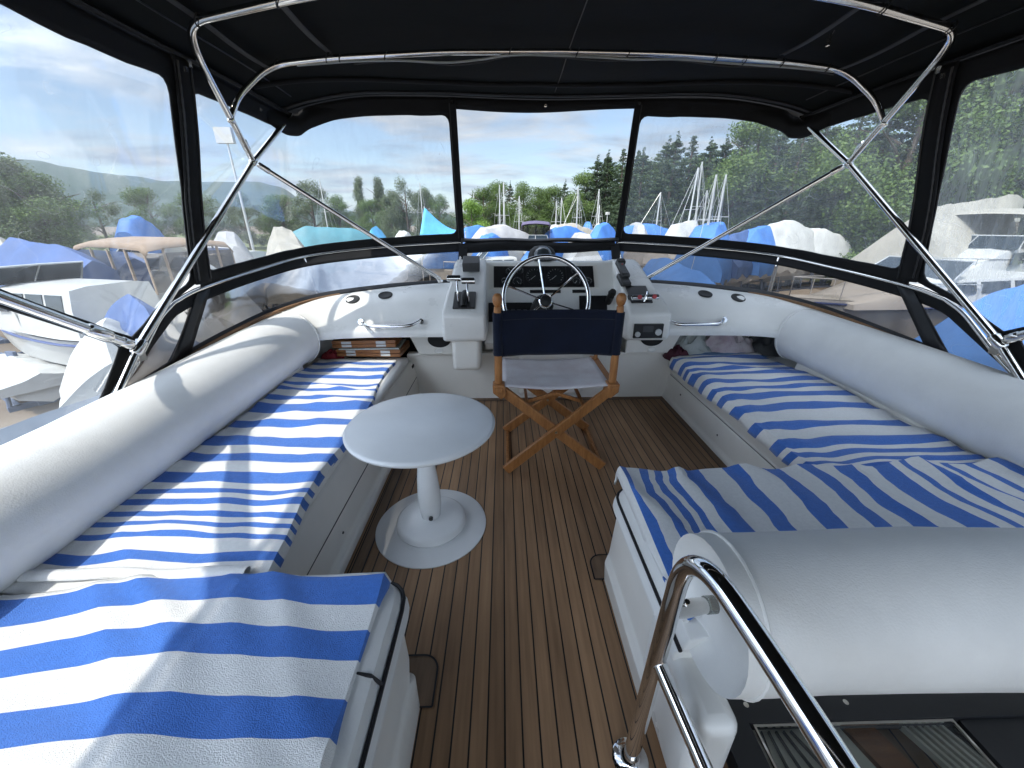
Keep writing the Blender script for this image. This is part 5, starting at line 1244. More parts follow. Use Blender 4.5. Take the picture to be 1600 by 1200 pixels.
for i, (x, y, h) in enumerate([(34, 26, 11), (35.5, 28.5, 10), (33, 30.2, 12), (36, 32, 11), (34.5, 34.5, 10.5), (33, 37, 11), (35.5, 39.5, 12), (33, 42, 11), (34, 45, 12), (36, 24, 12)]):
    T_(['spruce', 'willow', 'broad', 'spruce', 'pine'][i % 5], i % 3, x, y, h, ['spruce at the right edge of the right window bank', 'grey-green tree on the bank above the beige tent cover', 'leafy tree on the bank just right of the right zip post', 'spruce on the bank behind the white motor cruiser', 'pine on the bank left of the beige tent cover', 'spruce above the low white covered boats on the right', 'grey-green tree rising behind the low white covered boats', 'leafy tree on the bank below the right diagonal strut', 'spruce on the bank at the end of the blue covers', 'pine at the far right border of the view, on the bank'][i], group='trees on the bank on the right', wide=1.25)
for i, (x, y, h) in enumerate([(42, 31, 18), (45, 34, 19), (43, 37, 17.5), (47, 39, 19), (44, 43, 18), (46, 47, 17), (41, 28.5, 17)]):
    T_(['pine', 'spruce'][i % 2], i % 3, x, y, h + 1, 'tall tree standing high at the back of the wood on the right', group='tall trees at the back of the wood', wide=1.1)
for i, (x, y, h) in enumerate([(26, 22, 3.4), (28.5, 26, 3.8), (25.5, 28, 3), (27.5, 31, 3.6), (24.5, 33.5, 2.8), (23, 36, 3.0), (30, 24, 4)]):
    T_('bush', 0, x, y, h, ['bush left of the beige tent cover, low on the bank', 'bush nearest the beige tent cover on the right', 'bush behind the lower white covered boat on the right', 'bush on the bank behind the pair of white covers', 'bush above the low-ridged blue cover on the right', 'bush under the right diagonal strut behind the blue covers', 'bush behind the white motor cruiser on the right'][i], 'bush', group='bushes at the foot of the wood')
back = [(15.0, 62, 13.4), (17.2, 62, 12.4), (19.0, 61, 13.6), (20.8, 58, 12.6), (22.6, 57, 13.2), (24.0, 54, 12.2), (26.0, 54, 13.4), (27.0, 50, 12.6), (28.6, 48, 13.2), (29.6, 45, 12.6), (31.0, 43, 13.4), (31.4, 40, 12.6), (16.2, 57, 9.0), (21.4, 53, 9.4), (25.0, 49, 9.2), (28.0, 43, 9.6)]
for i, (x, y, h) in enumerate(back):
    T_(['pine', 'broad', 'spruce', 'broad'][i % 4], (i + 1) % 3, x, y, h, 'tree in the second row of the wood, filling the gaps behind the front pines', group='second row of the wood on the right', wide=1.4)
# left side
GL = 'trees behind the boats on the left'
for i, (k, v, x, y, h, lab, w_) in enumerate([('willow', 0, -33, 74, 11.3, 'large grey-green willow left of the two poplars', 1.4), ('broad', 1, -38, 73, 9.0, 'leafy tree at the right foot of the far hill', 1.4), ('broad', 2, -29, 75, 9.2, 'leafy tree at the foot of the left poplar', 1.1),
        ('poplar', 0, -25.4, 76, 12.2, 'left of the two slim poplars', 1.0), ('poplar', 1, -21.7, 76, 12.2, 'right of the two slim poplars', 1.15),
        ('broad', 0, -22.8, 74, 8.4, 'rounded tree below the right poplar', 1.2), ('broad', 1, -19.0, 72, 8.6, 'leafy tree between the right poplar and the tall birch', 1.1), ('willow', 1, -15.6, 69, 11.6, 'tall feathery willow, highest of the trees in the left front window', 1.1), ('willow', 2, -12.8, 70, 10.2, 'grey-green willow leaning against the tallest willow', 1.1), ('willow', 0, -18.0, 70, 9.6, 'feathery willow on the left of the tallest one', 1.0),
        ('broad', 2, -9.8, 66, 8.7, 'loose rounded tree above the blue peaked awning', .9), ('bush', 0, -9.0, 34, 2.9, 'olive bush left of the blue peaked awning', 1.6), ('bush', 0, -12.0, 36, 2.5, 'low bush beside the white domed cover', 1.5), ('broad', 0, -6.8, 70, 6.2, 'low tree against the left front post', 1.0)]):
    T_(k, v, x, y, h, lab, 'bush' if k == 'bush' else 'tree', group=GL, wide=w_)
for i in range(7):
    x = -34 - i * 4.6; y = 66 - i * 2.6; T_(['broad', 'willow', 'broad'][i % 3], i % 3, x * 1.15, y * 1.15, 8.4 + 1.3 * rnd.random(), ['leafy tree left of the floodlight mast, nearest to it', 'grey-green tree second left of the floodlight mast', 'leafy tree in front of the far hill by the left zip post', 'leafy tree half hidden by the left zip post', 'grey-green tree under the middle of the far hill', 'leafy tree under the left shoulder of the far hill', 'leafy tree next to the big trees at the far left'][i], group=GL, wide=1.4)
for i, (x, y, h) in enumerate([(-37.5, 32, 10.0), (-41, 34, 10.5), (-43.5, 40, 9.5), (-35.5, 33, 8.0)]):
    T_(['willow', 'broad'][i % 2], i % 3, x, y, h, ['biggest spreading tree at the far left above the blue tent', 'leafy tree at the left picture edge', 'tall willow behind the biggest tree at the far left', 'smaller leafy tree right of the biggest one at the far left'][i], group='large trees at the far left', wide=1.35)

# ---- boats
for nm, c in (('tarp_blue', (.05, .17, .48)), ('tarp_deep', (.04, .085, .22)), ('tarp_teal', (.06, .20, .24)), ('tarp_grey', (.33, .33, .33)), ('tarp_white', (.44, .44, .42)), ('tarp_slate', (.10, .125, .16)), ('tarp_beige', (.34, .32, .27)), ('tarp_tan', (.30, .215, .145)), ('tarp_purple', (.09, .075, .14)), ('tarp_brown', (.22, .16, .12)), ('tarp_cyan', (.10, .42, .72))):  # the slate tone has shade mixed into the cover colour
    mat(nm, c, .6, var=.18, vscale=1.4, bump=.5, bscale=3.0)
mat('boat_white', (.46, .46, .44), .3, var=.06, vscale=2); mat('antifoul', (.045, .06, .16), .7, var=.2, vscale=2); mat('antifoul_red', (.20, .05, .04), .7, var=.2, vscale=2)
mat('mast_metal', (.55, .55, .53), .35, metal=.6); mat('cradle_steel', (.12, .15, .22), .6, metal=.2); mat('dark_glass', (.02, .03, .04), .08)
mat('stripe_blue', (.03, .05, .16), .3); mat('fender', (.5, .5, .48), .5)
def hull_pts(L_, Wd, D, zk):
    st = []
    for i in range(17):
        s = i / 16; b = Wd / 2 * (1 - s ** 2.6) * (.86 + .14 * min(1, s * 4)); sh = zk + D * (1 + .16 * s ** 2); kl = zk + D * (.0 + .62 * max(0, s - .62) ** 1.6 / .21)
        kl = min(kl, sh - .05); x = -L_ / 2 + L_ * s + (.06 * L_ * 0); ch = kl + (sh - kl) * .38
        st.append([(x, -b, sh), (x, -b * .97, sh - .06), (x - .01, -b * .82, ch), (x - .04 * L_ * s ** 3, 0, kl), (x - .01, b * .82, ch), (x, b * .97, sh - .06), (x, b, sh)])
    return st
def loft_st(st, caps=True):
    n = len(st[0]); V = [p for s in st for p in s]; F = []
    for i in range(len(st) - 1):
        for j in range(n - 1): F.append((i * n + j, i * n + j + 1, (i + 1) * n + j + 1, (i + 1) * n + j))
    if caps: F.append(tuple(range(n - 1, -1, -1))); F.append(tuple((len(st) - 1) * n + j for j in range(n)))
    return V, F
def cradle(e, L_, Wd, zk):
    parts = [box((x, 0, G * 0 + .06), (.12, Wd * .9, .12)) for x in (-L_ * .28, L_ * .2)] + [box((0, s * Wd * .32, .06), (L_ * .6, .1, .12)) for s in (-1, 1)]
    for x in (-L_ * .28, L_ * .2):
        for s in (-1, 1): parts.append(tube([(x, s * Wd * .42, .06), (x, s * Wd * .36, zk + .45)], .045, 8)); parts.append(box((x, s * Wd * .33, zk + .5), (.3, .08, .22)))
        parts.append(box((x, 0, zk * .5), (.25, .3, zk)))
    mesh_obj('cradle', join(*parts), 'cradle_steel', e, local=True, smooth=False)
def covered_boat(x, y, rz, L_, Wd, top, col, label, mast=None, masts=(), seed=0, hullcol='boat_white', ridge_=None, group='covered boats laid up in the yard', expo=None, zk=.55, drop=.55, poles=True):
    """top = height of cover ridge above the ground"""
    e = thing('covered_boat' if not mast else 'covered_sailing_boat', label, 'boat', (x, y, G), group, R(rz))
    D = max(.6, min(1.35, (top - zk) * .52)); st = hull_pts(L_, Wd, D, zk)
    h = mesh_obj('hull', loft_st(st), hullcol, e, local=True)
    cradle(e, L_, Wd, zk)
    shz = zk + D; rnd_ = random.Random(seed + int(x * 7)); prof = ridge_ or [(-.52, .55), (-.35, .92), (-.1, 1.0), (.15, .82), (.34, .62), (.52, .12)]
    def rh(s):
        for (a, b), (c, d) in zip(prof[:-1], prof[1:]):
            if a <= s <= c: f = (s - a) / (c - a); f = f * f * (3 - 2 * f) * .5 + f * .5; return b + (d - b) * f
        return prof[-1][1]
    V = []; nu, nv = 46, 27; ex = expo or (.95 + 1.1 * rnd_.random()); asym = rnd_.random() * .3 - .15; flat = rnd_.random() * .35 if not expo else 0
    for i in range(nu):
        s = -.52 + 1.035 * i / (nu - 1); ss = max(0, min(1, s + .5)); b = Wd / 2 * (1 - ss ** 2.6) * (.88 + .12 * min(1, ss * 4)) + .10; zr = (top - shz) * rh(s)
        sheer = zk + D * (1 + .16 * ss ** 2)
        for j in range(nv):
            t = -1 + 2 * j / (nv - 1); a = abs(t); sg = -1 if t < 0 else 1
            if a > .78:
                k = (a - .78) / .22; yy = b * (1 + .01 * k); zz = sheer - drop * k * (1 + .2 * math.sin(s * 40 + seed))
                yy += .03 * math.sin(s * 55 + seed * 3) * k
            else:
                k = a / .78; yy = b * k; zz = sheer + (zr - (sheer - shz)) * (1 + asym * t) * min(1.0, (1 - k ** ex) / (1 - flat * .6)) ** (1 - flat * .5)
                sagf = math.sin(math.pi * k); zz -= .035 * sagf * (1 + math.sin(s * 26 + seed)) 
            zz -= .075 * abs(noise.noise(Vector((s * L_ * 1.9 + seed, a * .5, 1.5)))) * math.sin(math.pi * min(1, a * 1.2)) ** .7; w_ = .07 * noise.noise(Vector((s * L_ * 1.1 + seed, yy * 1.1, zz))) + .03 * noise.noise(Vector((s * L_ * 3 + seed, yy * 3, 5)))
            V.append((s * L_, yy * sg + w_ * .5, zz + w_))
    F = [(i * nv + j, i * nv + j + 1, (i + 1) * nv + j + 1, (i + 1) * nv + j) for i in range(nu - 1) for j in range(nv - 1)]
    F.append(tuple(range(nv))); F.append(tuple((nu - 1) * nv + j for j in range(nv - 1, -1, -1)))
    c = mesh_obj('tarpaulin', (V, F), col, e, local=True, sharp=28)
    ropes = []
    for k in range(5):
        s = -.4 + .2 * k; ropes.append(tube([(s * L_, -Wd * .46, shz - drop), (s * L_ * .98, -Wd * .2, zk + .25)], .012, 5)); ropes.append(tube([(s * L_, Wd * .46, shz - drop), (s * L_ * .98, Wd * .2, zk + .25)], .012, 5))
    mesh_obj('lashing_ropes', join(*ropes), 'fender', e, local=True)
    for mxp, mtop, rake in masts: add_mast(e, mxp * L_, mtop, shz, rake)
    return e
def add_mast(e, x, top, z0, rake=0.0, spread=1.1):
    a = Vector((x, 0, z0)); b = Vector((x - rake, 0, top)); m = mesh_obj('mast', tube([a, b], [.075, .055], 8), 'mast_metal', e, local=True)
    parts = []
    for k in (.55,):
        c = a.lerp(b, k); parts.append(beam(c - Vector((0, spread * .5, 0)), c + Vector((0, spread * .5, 0)), .03, .03))
    mesh_obj('spreader', join(*parts), 'mast_metal', m, local=True, smooth=False)
    st = [tube([b, (x + 2.6, 0, z0 - .1)], .012, 4), tube([b, (x - 3.0, 0, z0)], .012, 4)]
    for s in (-1, 1): st.append(tube([b, a.lerp(b, .55) + Vector((0, s * spread * .5, 0)), (x, s * .9, z0)], .010, 4))
    mesh_obj('stays', join(*st), 'mast_metal', m, local=True, smooth=False)
def cruiser(x, y, rz, L_, Wd, zk, D, label, canopy=None, ctop=1.9, cabin=1.0, group='motor boats in the yard', windows=4, stripe=True, arch=False, bottom='antifoul', cover=None, rail=True, name='motor_boat'):
    e = thing(name, label, 'boat', (x, y, G), group, R(rz)); st = hull_pts(L_, Wd, D, zk)
    h = mesh_obj('hull', loft_st(st), 'boat_white', e, local=True); sh = zk + D
    if stripe:
        P = []
        for s in (-1, 1):
            mesh_obj('rubbing_strake', tube([(p[0][0], s * (abs(p[0][1]) + .02), p[0][2] - .10) for p in st[:-1]], .035, 6), 'stripe_blue', h, local=True)
    cradle(e, L_, Wd, zk)
    mesh_obj('deck', loft_st([[(p[0][0], -abs(p[0][1]) * .97, p[0][2] + .01), (p[0][0], 0, p[0][2] + .08), (p[0][0], abs(p[0][1]) * .97, p[0][2] + .01)] for p in st], False), 'boat_white', h, local=True)
    # superstructure: raked cabin trunk
    cst = []
    for s, k in ((-.30, 1), (-.28, 1), (.0, 1), (.10, .98), (.20, .62), (.30, .28), (.36, .06)):
        hw = Wd * .40 * (1 - max(0, s) ** 1.3 * 1.5); z1 = sh + .12 + cabin * k
        cst.append([(s * L_, -hw, sh), (s * L_, -hw * .93, sh + .12 + cabin * k * .55), (s * L_, -hw * .84, z1 - .03), (s * L_, -hw * .5, z1 + .03), (s * L_, hw * .5, z1 + .03), (s * L_, hw * .84, z1 - .03), (s * L_, hw * .93, sh + .12 + cabin * k * .55), (s * L_, hw, sh)])
    cab = mesh_obj('cabin', loft_st(cst), 'boat_white', e, local=True)
    for s in (-1, 1):
        for k in range(windows):
            xa = (-.26 + k * (.40 / windows)) * L_; xb = xa + .40 / windows * L_ * .84; hw = Wd * .40
            za, zb = sh + .12 + cabin * .42, sh + .12 + cabin * .86; ya = hw * .955; yb = hw * .875
            if k == windows - 1: tri = .35 * (xb - xa)
            else: tri = 0
            V = [(xa, s * (ya + .012), za), (xb, s * (ya + .012 - (.03 if xb > 0 else 0)), za), (xb - tri, s * (yb + .012), zb), (xa, s * (yb + .012), zb)]
            mesh_obj('window', (V + [(p[0], p[1] - s * .05, p[2]) for p in V], [(0, 1, 2, 3), (7, 6, 5, 4), (0, 4, 5, 1), (1, 5, 6, 2), (2, 6, 7, 3), (3, 7, 4, 0)]), 'dark_glass', cab, local=True, smooth=False)
    # windscreen
    hw = Wd * .36; x0 = .10 * L_; x1 = .03 * L_; z0 = sh + .12 + cabin * .98; z1 = z0 + .45
    mesh_obj('windscreen', loft_st([[(x0, -hw, z0), (x0 + .15, 0, z0), (x0, hw, z0)], [(x1, -hw * .9, z1), (x1 + .12, 0, z1), (x1, hw * .9, z1)]], False), 'dark_glass', e, local=True, smooth=False)
    mesh_obj('windscreen_frame', join(tube([(x0, -hw, z0), (x1, -hw * .9, z1), (x1 + .12, 0, z1), (x1, hw * .9, z1), (x0, hw, z0)], .025, 6), tube([(x0 + .15, 0, z0), (x1 + .12, 0, z1)], .02, 6)), 'mast_metal', e, local=True)
    if canopy:
        zt = sh + ctop + .1; zb_ = sh + .12 + cabin; cv = []
        for s, k in ((-.46, .80), (-.43, .95), (-.25, 1.0), (-.08, 1.0), (.02, .90), (.05, .86)):
            hwc = Wd * .41; z = zb_ + (zt - zb_) * k
            cv.append([(s * L_, -hwc, z - .22), (s * L_, -hwc * .93, z - .06), (s * L_, -hwc * .5, z + .02), (s * L_, 0, z + .05), (s * L_, hwc * .5, z + .02), (s * L_, hwc * .93, z - .06), (s * L_, hwc, z - .22)])
        cn = mesh_obj('canopy', loft_st(cv, False), canopy, e, local=True); solid(cn, .02)
        fr_ = []
        for s in (-1, 1):
            for xx in (-.45, -.33, -.21, -.09, .03): fr_.append(beam((xx * L_, s * Wd * .405, zb_ - .35), (xx * L_, s * Wd * .405, zb_ + (zt - zb_) * (.95 if xx > -.44 and xx < 0 else .85) - .2), .07, .03))
            fr_.append(beam((-.45 * L_, s * Wd * .405, zb_ - .30), (.03 * L_, s * Wd * .405, zb_ - .30), .04, .10))
        for yy in (-.25, 0, .25): fr_.append(beam((-.455 * L_, yy * Wd, zb_ - .4), (-.455 * L_, yy * Wd, zb_ + (zt - zb_) * .82), .03, .07))
        mesh_obj('canopy_uprights', join(*fr_), canopy, cn, local=True, smooth=False)
        gw = []
        for s in (-1, 1): gw.append(([(-.45 * L_, s * Wd * .40, zb_ - .3), (.03 * L_, s * Wd * .40, zb_ - .3), (.03 * L_, s * Wd * .40, zb_ + (zt - zb_) * .75), (-.45 * L_, s * Wd * .40, zb_ + (zt - zb_) * .72)], [(0, 1, 2, 3)]))
        gw.append(([(-.452 * L_, -Wd * .4, zb_ - .3), (-.452 * L_, Wd * .4, zb_ - .3), (-.452 * L_, Wd * .4, zb_ + (zt - zb_) * .7), (-.452 * L_, -Wd * .4, zb_ + (zt - zb_) * .7)], [(0, 1, 2, 3)]))
        mesh_obj('canopy_window', join(*gw), 'smoked_acrylic', cn, local=True, smooth=False)
    if arch:
        mesh_obj('radar_arch', tube(smooth_path([(-.34 * L_, -Wd * .4, sh), (-.30 * L_, -Wd * .36, sh + 1.9), (-.30 * L_, Wd * .36, sh + 1.9), (-.34 * L_, Wd * .4, sh)], .3), .07, 8), 'boat_white', e, local=True)
    if rail:
        for s in (-1, 1):
            P = [(p[0][0], s * abs(p[0][1]) * .93, p[0][2] + .55) for p in st[8:]]
            mesh_obj('bow_rail', join(tube(P, .018, 6), *[tube([(p[0], p[1], p[2] - .55), p], .014, 5) for p in P[::2]]), 'mast_metal', e, local=True)
    if cover:
        V, F = loft_st([[(s * L_, -Wd * .44, sh + .02), (s * L_, -Wd * .3, sh + hh), (s * L_, 0, sh + hh + .1 + .05 * math.sin(s * 30)), (s * L_, Wd * .3, sh + hh), (s * L_, Wd * .44, sh + .02)] for s, hh in ((-.50, .35), (-.44, .6), (-.34, .5), (-.2, .62), (-.16, .5))])
        mesh_obj('cockpit_cover', (V, F), cover, e, local=True)
    return e
def sc(v, k=1.25): return v * k
CB = covered_boat
# row straight ahead, seen over the open centre window
cruiser(-1.0, 27, 200, 6.0, 2.2, .35, .95, 'small white motor boat with smooth hardtop, lowest at left of the centre window', cabin=.75, windows=3, stripe=False)
CB(-2.0, 44, 30, 5.6, 2.0, 4.15, 'tarp_blue', 'small blue tarpaulin boat between the bright young tree and the bare masts', seed=1)
CB(.60, 33, 35, 7.0, 2.6, 4.2, 'tarp_grey', 'grey covered boat just left of the purple-topped motor boat', seed=2)
CB(-.55, 30, 70, 5.0, 2.0, 3.65, 'tarp_blue', 'low blue covered boat in front of the grey covered one', seed=22)
cruiser(2.73, 34, -95, 7.5, 2.9, .8, 1.25, 'white motor boat with a purple canopy and blue cockpit cover, centre of the far row', canopy='tarp_purple', ctop=2.3, cabin=.8, cover='tarp_blue', windows=3)
CB(2.62, 29.3, 88, 4.2, 2.55, 3.25, 'tarp_blue', 'low bright blue cover directly below the purple canopy', seed=33, drop=.7)
CB(5.9, 46, 80, 8, 2.4, 4.2, 'boat_white', 'white sailing boat with bare mast right of the purple canopy', mast=True, masts=((.05, 6.6, .1),), seed=3, drop=.1)
CB(6.3, 37.5, 40, 7, 2.5, 4.1, 'tarp_blue', 'domed blue cover right of the purple-topped motor boat', mast=True, masts=((.1, 7.2, .15),), seed=4)
CB(8.4, 47, 25, 7.5, 2.8, 4.35, 'tarp_beige', 'cream covered boat behind the domed blue cover', mast=True, masts=((0, 7.3, 0),), seed=5)
CB(5.45, 29.5, 95, 5, 2.3, 3.75, 'tarp_grey', 'pale grey cover in front of the domed blue cover', seed=6)
CB(10.7, 52, 80, 7, 2.4, 4.5, 'tarp_blue', 'small far blue cover left of the white sailing boat', seed=7)
CB(9.75, 42.5, 85, 8, 2.6, 4.3, 'tarp_white', 'white sailing boat with a leaning pair of masts before the dark pines', mast=True, masts=((.08, 7.5, .0), (-.12, 6.0, -.5)), seed=8)
CB(8.35, 32.5, 60, 7.5, 2.3, 4.35, 'tarp_blue', 'tall blue covered boat against the right front post', seed=9)
for i, (x, y, h_, l_) in enumerate([(-3.8, 56, 8.0, 'thin bare mast at the left of the centre window'), (-.3, 48, 8.3, 'shorter of the two tall masts left of centre'), (.18, 43, 8.1, 'tallest bare mast left of centre'), (1.85, 45, 7.0, 'thin mast above the grey covered boat'), (7.1, 50, 7.1, 'mast at the right end of the low grove'), (12.6, 50, 5.3, 'white lamp mast with a small square head before the dark pines')]):
    bt = thing('sailing_boat', l_ + ', rising from a low white hull' if i < 5 else l_, 'boat' if i < 5 else 'lamp post', (x, y, G), 'masted boats in the far row' if i < 5 else None, R(80 + i * 7))
    if i < 5:
        st = hull_pts(6.5, 2.0, .9, .5); mesh_obj('hull', loft_st(st), 'boat_white', bt, local=True); cradle(bt, 6.5, 2.0, .5); add_mast(bt, .2, h_ + .0, 1.4)
        mesh_obj('cabin_roof', loft_st([[(s, -.5 * k, 1.4), (s, -.4 * k, 1.4 + .45 * k), (s, .4 * k, 1.4 + .45 * k), (s, .5 * k, 1.4)] for s, k in ((-1.2, 1), (.8, 1), (1.8, .5))]), 'boat_white', bt, local=True)
    else:
        bt.name = 'lamp_post'; mesh_obj('pole', tube([(0, 0, 0), (0, 0, h_)], .05, 8), 'mast_metal', bt, local=True); mesh_obj('lamp_head', box((0, 0, h_ + .12), (.4, .3, .3)), 'boat_white', bt, local=True)
# right front window
CB(11.1, 35, 85, 7, 2.6, 4.4, 'tarp_grey', 'grey-white covered boat just right of the right front post', seed=10)
CB(12.7, 34, 15, 8, 2.7, 4.3, 'tarp_blue', 'blue covered boat second from the right front post', mast=True, masts=((.0, 6.6, 0), ), seed=11)
CB(14.6, 31.5, 30, 7, 2.6, 4.5, 'tarp_white', 'white covered sailing boat with a group of leaning masts', mast=True, masts=((.05, 8.4, .5), (-.10, 8.0, -.2), (.2, 6.6, .4)), seed=12, ridge_=[(-.52, .3), (-.3, .9), (0, 1.0), (.1, .7), (.3, .8), (.52, .2)])
CB(12.7, 24.5, 55, 9, 2.9, 4.35, 'tarp_blue', 'long bright blue covered boat under the right-hand diagonal strut', mast=True, masts=((.1, 6.9, .35), (-.28, 6.6, .4)), seed=13)
CB(17.6, 27, 40, 8, 2.7, 4.15, 'tarp_blue', 'blue covered boat with a low ridge to the right of the strut', seed=14)
CB(15.5, 25.5, 35, 6, 2.4, 3.9, 'tarp_deep', 'deeper blue cover half hidden between two bright blue ones', seed=15)
CB(19.8, 27.4, 20, 7, 2.7, 4.5, 'tarp_white', 'white covered boat beside the blue low-ridged cover', seed=16)
CB(22.6, 28.6, 10, 6.5, 2.6, 4.0, 'tarp_white', 'lower white covered boat at the foot of the wood', seed=17)
# right: cruiser under a beige cover, blue tarp alongside
cruiser(18.6, 15.5, 205, 11.5, 3.6, .9, 1.55, 'long white motor cruiser beneath a beige tent cover on the right', canopy='tarp_beige', ctop=2.2, cabin=.85, windows=4)
CB(20.4, 17.6, 24, 10.5, 4.2, 5.5, 'tarp_beige', 'large beige tent cover raised over a boat behind the white cruiser', seed=18, ridge_=[(-.52, .66), (-.3, .82), (0, .9), (.3, 1.0), (.44, .95), (.52, .2)], drop=.9, zk=1.2, expo=1.0)
cruiser(12.8, 11.6, 192, 10.0, 3.2, .35, 1.75, 'white cruiser with a long smooth foredeck before the beige cover', cabin=.65, windows=3)
CB(12.9, 7.6, 190, 11.5, 3.8, 3.9, 'tarp_blue', 'big blue tarpaulin boat nearest the right-hand window', seed=20, drop=1.2, zk=.5, expo=1.2)
CB(17.4, 10.6, 196, 9, 3.2, 4.15, 'tarp_deep', 'darker blue cover behind the big blue tarpaulin on the right', seed=21, drop=.8)
CB(4.6, 11.0, 84, 6.5, 2.9, 3.35, 'tarp_blue', 'blue covered boat seen low through the tinted windscreen right of the helm', seed=23, drop=1.0, ridge_=[(-.52, .85), (-.35, .95), (0, 1.0), (.3, .9), (.52, .5)])
CB(9.4, 11.6, 185, 3.6, 1.7, 1.7, 'tarp_beige', 'small sand-coloured covered dinghy seen through the right quarter of the windscreen', seed=24, zk=.3, drop=.3)
# left front window
CB(-12.4, 18.6, 118, 7.5, 2.9, 3.95, 'tarp_grey', 'grey sagging cover at the left end of the front window', seed=30, ridge_=[(-.52, .5), (-.3, .75), (0, .7), (.2, 1.0), (.38, .7), (.52, .2)])
CB(-9.7, 18.6, 122, 6.5, 2.7, 4.15, 'tarp_beige', 'wrinkled cream tarpaulin peak in the left front window', seed=31, ridge_=[(-.52, .4), (-.2, .7), (.1, 1.0), (.25, .8), (.52, .2)])
cruiser(-13.2, 30, 160, 6.5, 2.4, .6, 1.05, 'white cabin boat left of the teal cover', cabin=.8, windows=3)
CB(-10.7, 27.5, 20, 6.5, 2.6, 4.1, 'tarp_teal', 'teal tarpaulin boat in the left front window', seed=32, ridge_=[(-.52, .75), (-.3, 1.0), (.1, .95), (.3, .8), (.52, .2)])
cruiser(-9.3, 27.5, 150, 5.8, 2.2, .5, .9, 'small white open motor boat right of the teal cover', cabin=.55, windows=2)
CB(-11.0, 37, 90, 5.5, 2.3, 4.1, 'tarp_cyan', 'small pale blue domed cover beside the diagonal strut', seed=34)
CB(-8.6, 37, 90, 5.5, 2.3, 3.7, 'tarp_white', 'little white cover in front of the olive bush', seed=35)
CB(-6.0, 36, 80, 6, 2.4, 3.7, 'tarp_beige', 'little cream cover right of the olive bush', seed=36)
# blue peaked awning
aw = thing('awning', 'bright blue peaked awning stretched beside the left front post', 'awning', (-4.2, 27.5, G))
def f_aw(u, v):
    a = Vector((-5.05, 27.5, 5.25)); b = Vector((-5.3, 26.5, 3.55)); c = Vector((-2.55, 28.4, 3.75))
    p = a.lerp(b, v).lerp(c, u * (.4 + .6 * 1)); p.z -= .38 * math.sin(math.pi * u) * (1 - v * .3); return (p.x, p.y, p.z + G)
o = mesh_obj('sheet', grid(f_aw, lin(0, 1, 16), lin(0, 1, 10)), 'tarp_cyan', aw); solid(o, .02)
mesh_obj('pole', join(tube([(-5.05, 27.5, G), (-5.05, 27.5, G + 5.3)], .04, 8), tube([(-2.55, 28.4, G), (-2.55, 28.4, G + 3.8)], .04, 8), tube([(-5.3, 26.5, G), (-5.3, 26.5, G + 3.6)], .04, 8)), 'mast_metal', aw)
CB(-4.0, 30.5, 88, 6, 3.0, 3.95, 'tarp_blue', 'blue cover underneath the peaked awning', seed=37)
for (x, y, h_, l_) in ((-21.0, 50, 9.0, 'sailing boat with thin mast rising left of the poplars'), (-10.7, 56, 9.2, 'sailing boat whose mast rises above the awning')):
    bt = thing('sailing_boat', l_, 'boat', (x, y, G), None, R(75)); st = hull_pts(6.5, 2.0, .9, .5); mesh_obj('hull', loft_st(st), 'boat_white', bt, local=True); cradle(bt, 6.5, 2.0, .5); add_mast(bt, .2, h_, 1.4)
fl = thing('floodlight_mast', 'tall thin mast with a square floodlight head behind the left curtain', 'lamp post', (-18.14, 30, G))
mesh_obj('pole', tube([(0, 0, 0), (0, 0, 9.3)], [.11, .06], 8), 'mast_metal', fl, local=True); mesh_obj('lamp_head', box((0, -.1, 9.6), (1.1, .3, .9)), 'boat_white', fl, local=True)
# left side windows
cruiser(-13.2, 14.6, 156, 8.0, 3.1, .25, 1.35, 'large motor yacht with tan canopy and two rows of windows on the left', canopy='tarp_tan', ctop=2.1, cabin=.9, windows=4)
CB(-15.4, 13.4, 160, 6.5, 3.0, 3.85, 'tarp_deep', 'dark blue tarpaulin tent at the far left', seed=40, ridge_=[(-.52, .7), (-.3, .9), (.05, 1.0), (.25, .85), (.52, .4)], expo=1.5)
CB(-20.5, 16.6, 150, 7.0, 2.9, 4.05, 'tarp_beige', 'cream cover at the left edge behind the dark blue tent', seed=41)
CB(-7.3, 9.9, 120, 6.0, 2.3, 3.55, 'tarp_white', 'low white cover behind the left zip post', seed=42, expo=1.5)
cruiser(-11.5, 10.4, 165, 6.4, 2.5, .55, 1.2, 'white cabin boat with a row of square windows close by on the left', cabin=1.0, windows=4, rail=True)
CB(-7.6, 8.0, 140, 4.6, 1.7, 3.0, 'tarp_deep', 'low blue cover between the white cabin boat and the left pole', seed=43, expo=1.3)
CB(-7.2, 7.1, 130, 3.4, 1.5, 2.75, 'tarp_white', 'low ribbed white cover right below the left window', seed=44, expo=1.4, drop=.2, hullcol='tarp_slate')
dg = CB(-12.6, 11.3 - 1.6, 150, 3.4, 1.4, 1.1, 'boat_white', 'small white dinghy on the quay seen under the raking pole', seed=46, zk=.2, drop=.2)
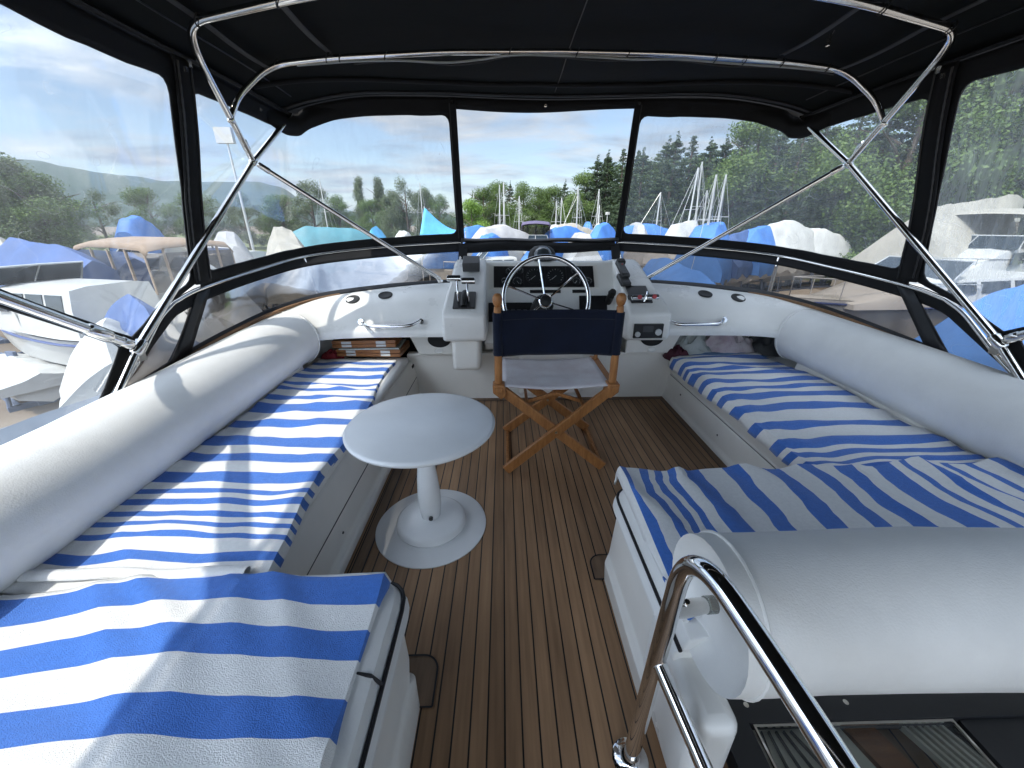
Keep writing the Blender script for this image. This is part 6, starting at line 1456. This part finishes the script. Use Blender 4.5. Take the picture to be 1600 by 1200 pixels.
cruiser(-21, 24, 170, 7, 2.6, .6, 1.1, 'small white motor boat far off above the tan canopy', cabin=.8)
cruiser(-17.5, 27, 150, 6.5, 2.5, .6, 1.1, 'white motor boat by the left zip post in the distance', cabin=.8)
CB(-36.5, 43, 100, 6, 3.4, 5.0, 'tarp_blue', 'tall blue draped boat against the trees at the far left', seed=45)
CB(-5.4, 2.6, 92, 8.5, 3.4, 2.35, 'tarp_slate', 'shade-grey stand-in covered boat lying alongside, under the raking pole on the left', seed=47, expo=1.6)  # added in place of a hull in shade; slate colour carries that shade
# yard things glimpsed low through the screen at left
bk = thing('bicycle', 'bicycle parked by a grey box, seen through the left quarter of the windscreen', 'bicycle', (-5.2, 7.4, G))
for x in (-.52, .52): mesh_obj('wheel', tube([(x + .33 * math.cos(a), 0, .34 + .33 * math.sin(a)) for a in [2 * math.pi * k / 28 for k in range(28)]], .016, 6, closed=True), 'black_rubber', bk, local=True)
mesh_obj('bike_frame', join(tube([(-.52, 0, .34), (-.1, 0, .36), (.38, 0, .85), (-.22, 0, .82), (-.1, 0, .36)], .017, 6), tube([(.52, 0, .34), (.38, 0, .92)], .016, 6), tube([(-.52, 0, .34), (-.22, 0, .82)], .012, 6)), 'stripe_blue', bk, local=True)
mesh_obj('handlebar', tube([(.30, -.25, .98), (.38, 0, .95), (.30, .25, .98)], .013, 6), 'black_rubber', bk, local=True); mesh_obj('saddle', box((-.24, 0, .92), (.24, .12, .05)), 'black_rubber', bk, local=True)
# ---- air: faint haze so that the far ridge fades
hz = mesh_obj('haze', box((0, 1200, 70), (4400, 3000, 148)), 'gelcoat', None, smooth=False)
hm = bpy.data.materials.new('air'); hm.use_nodes = True; t = hm.node_tree; t.nodes.clear()
ho = t.nodes.new('ShaderNodeOutputMaterial'); pv = t.nodes.new('ShaderNodeVolumePrincipled'); pv.inputs['Color'].default_value = (.80, .88, .96, 1); pv.inputs['Density'].default_value = .00017; pv.inputs['Anisotropy'].default_value = .2
t.links.new(pv.outputs[0], ho.inputs['Volume']); hz.data.materials[0] = hm; tag(hz, kind='stuff')
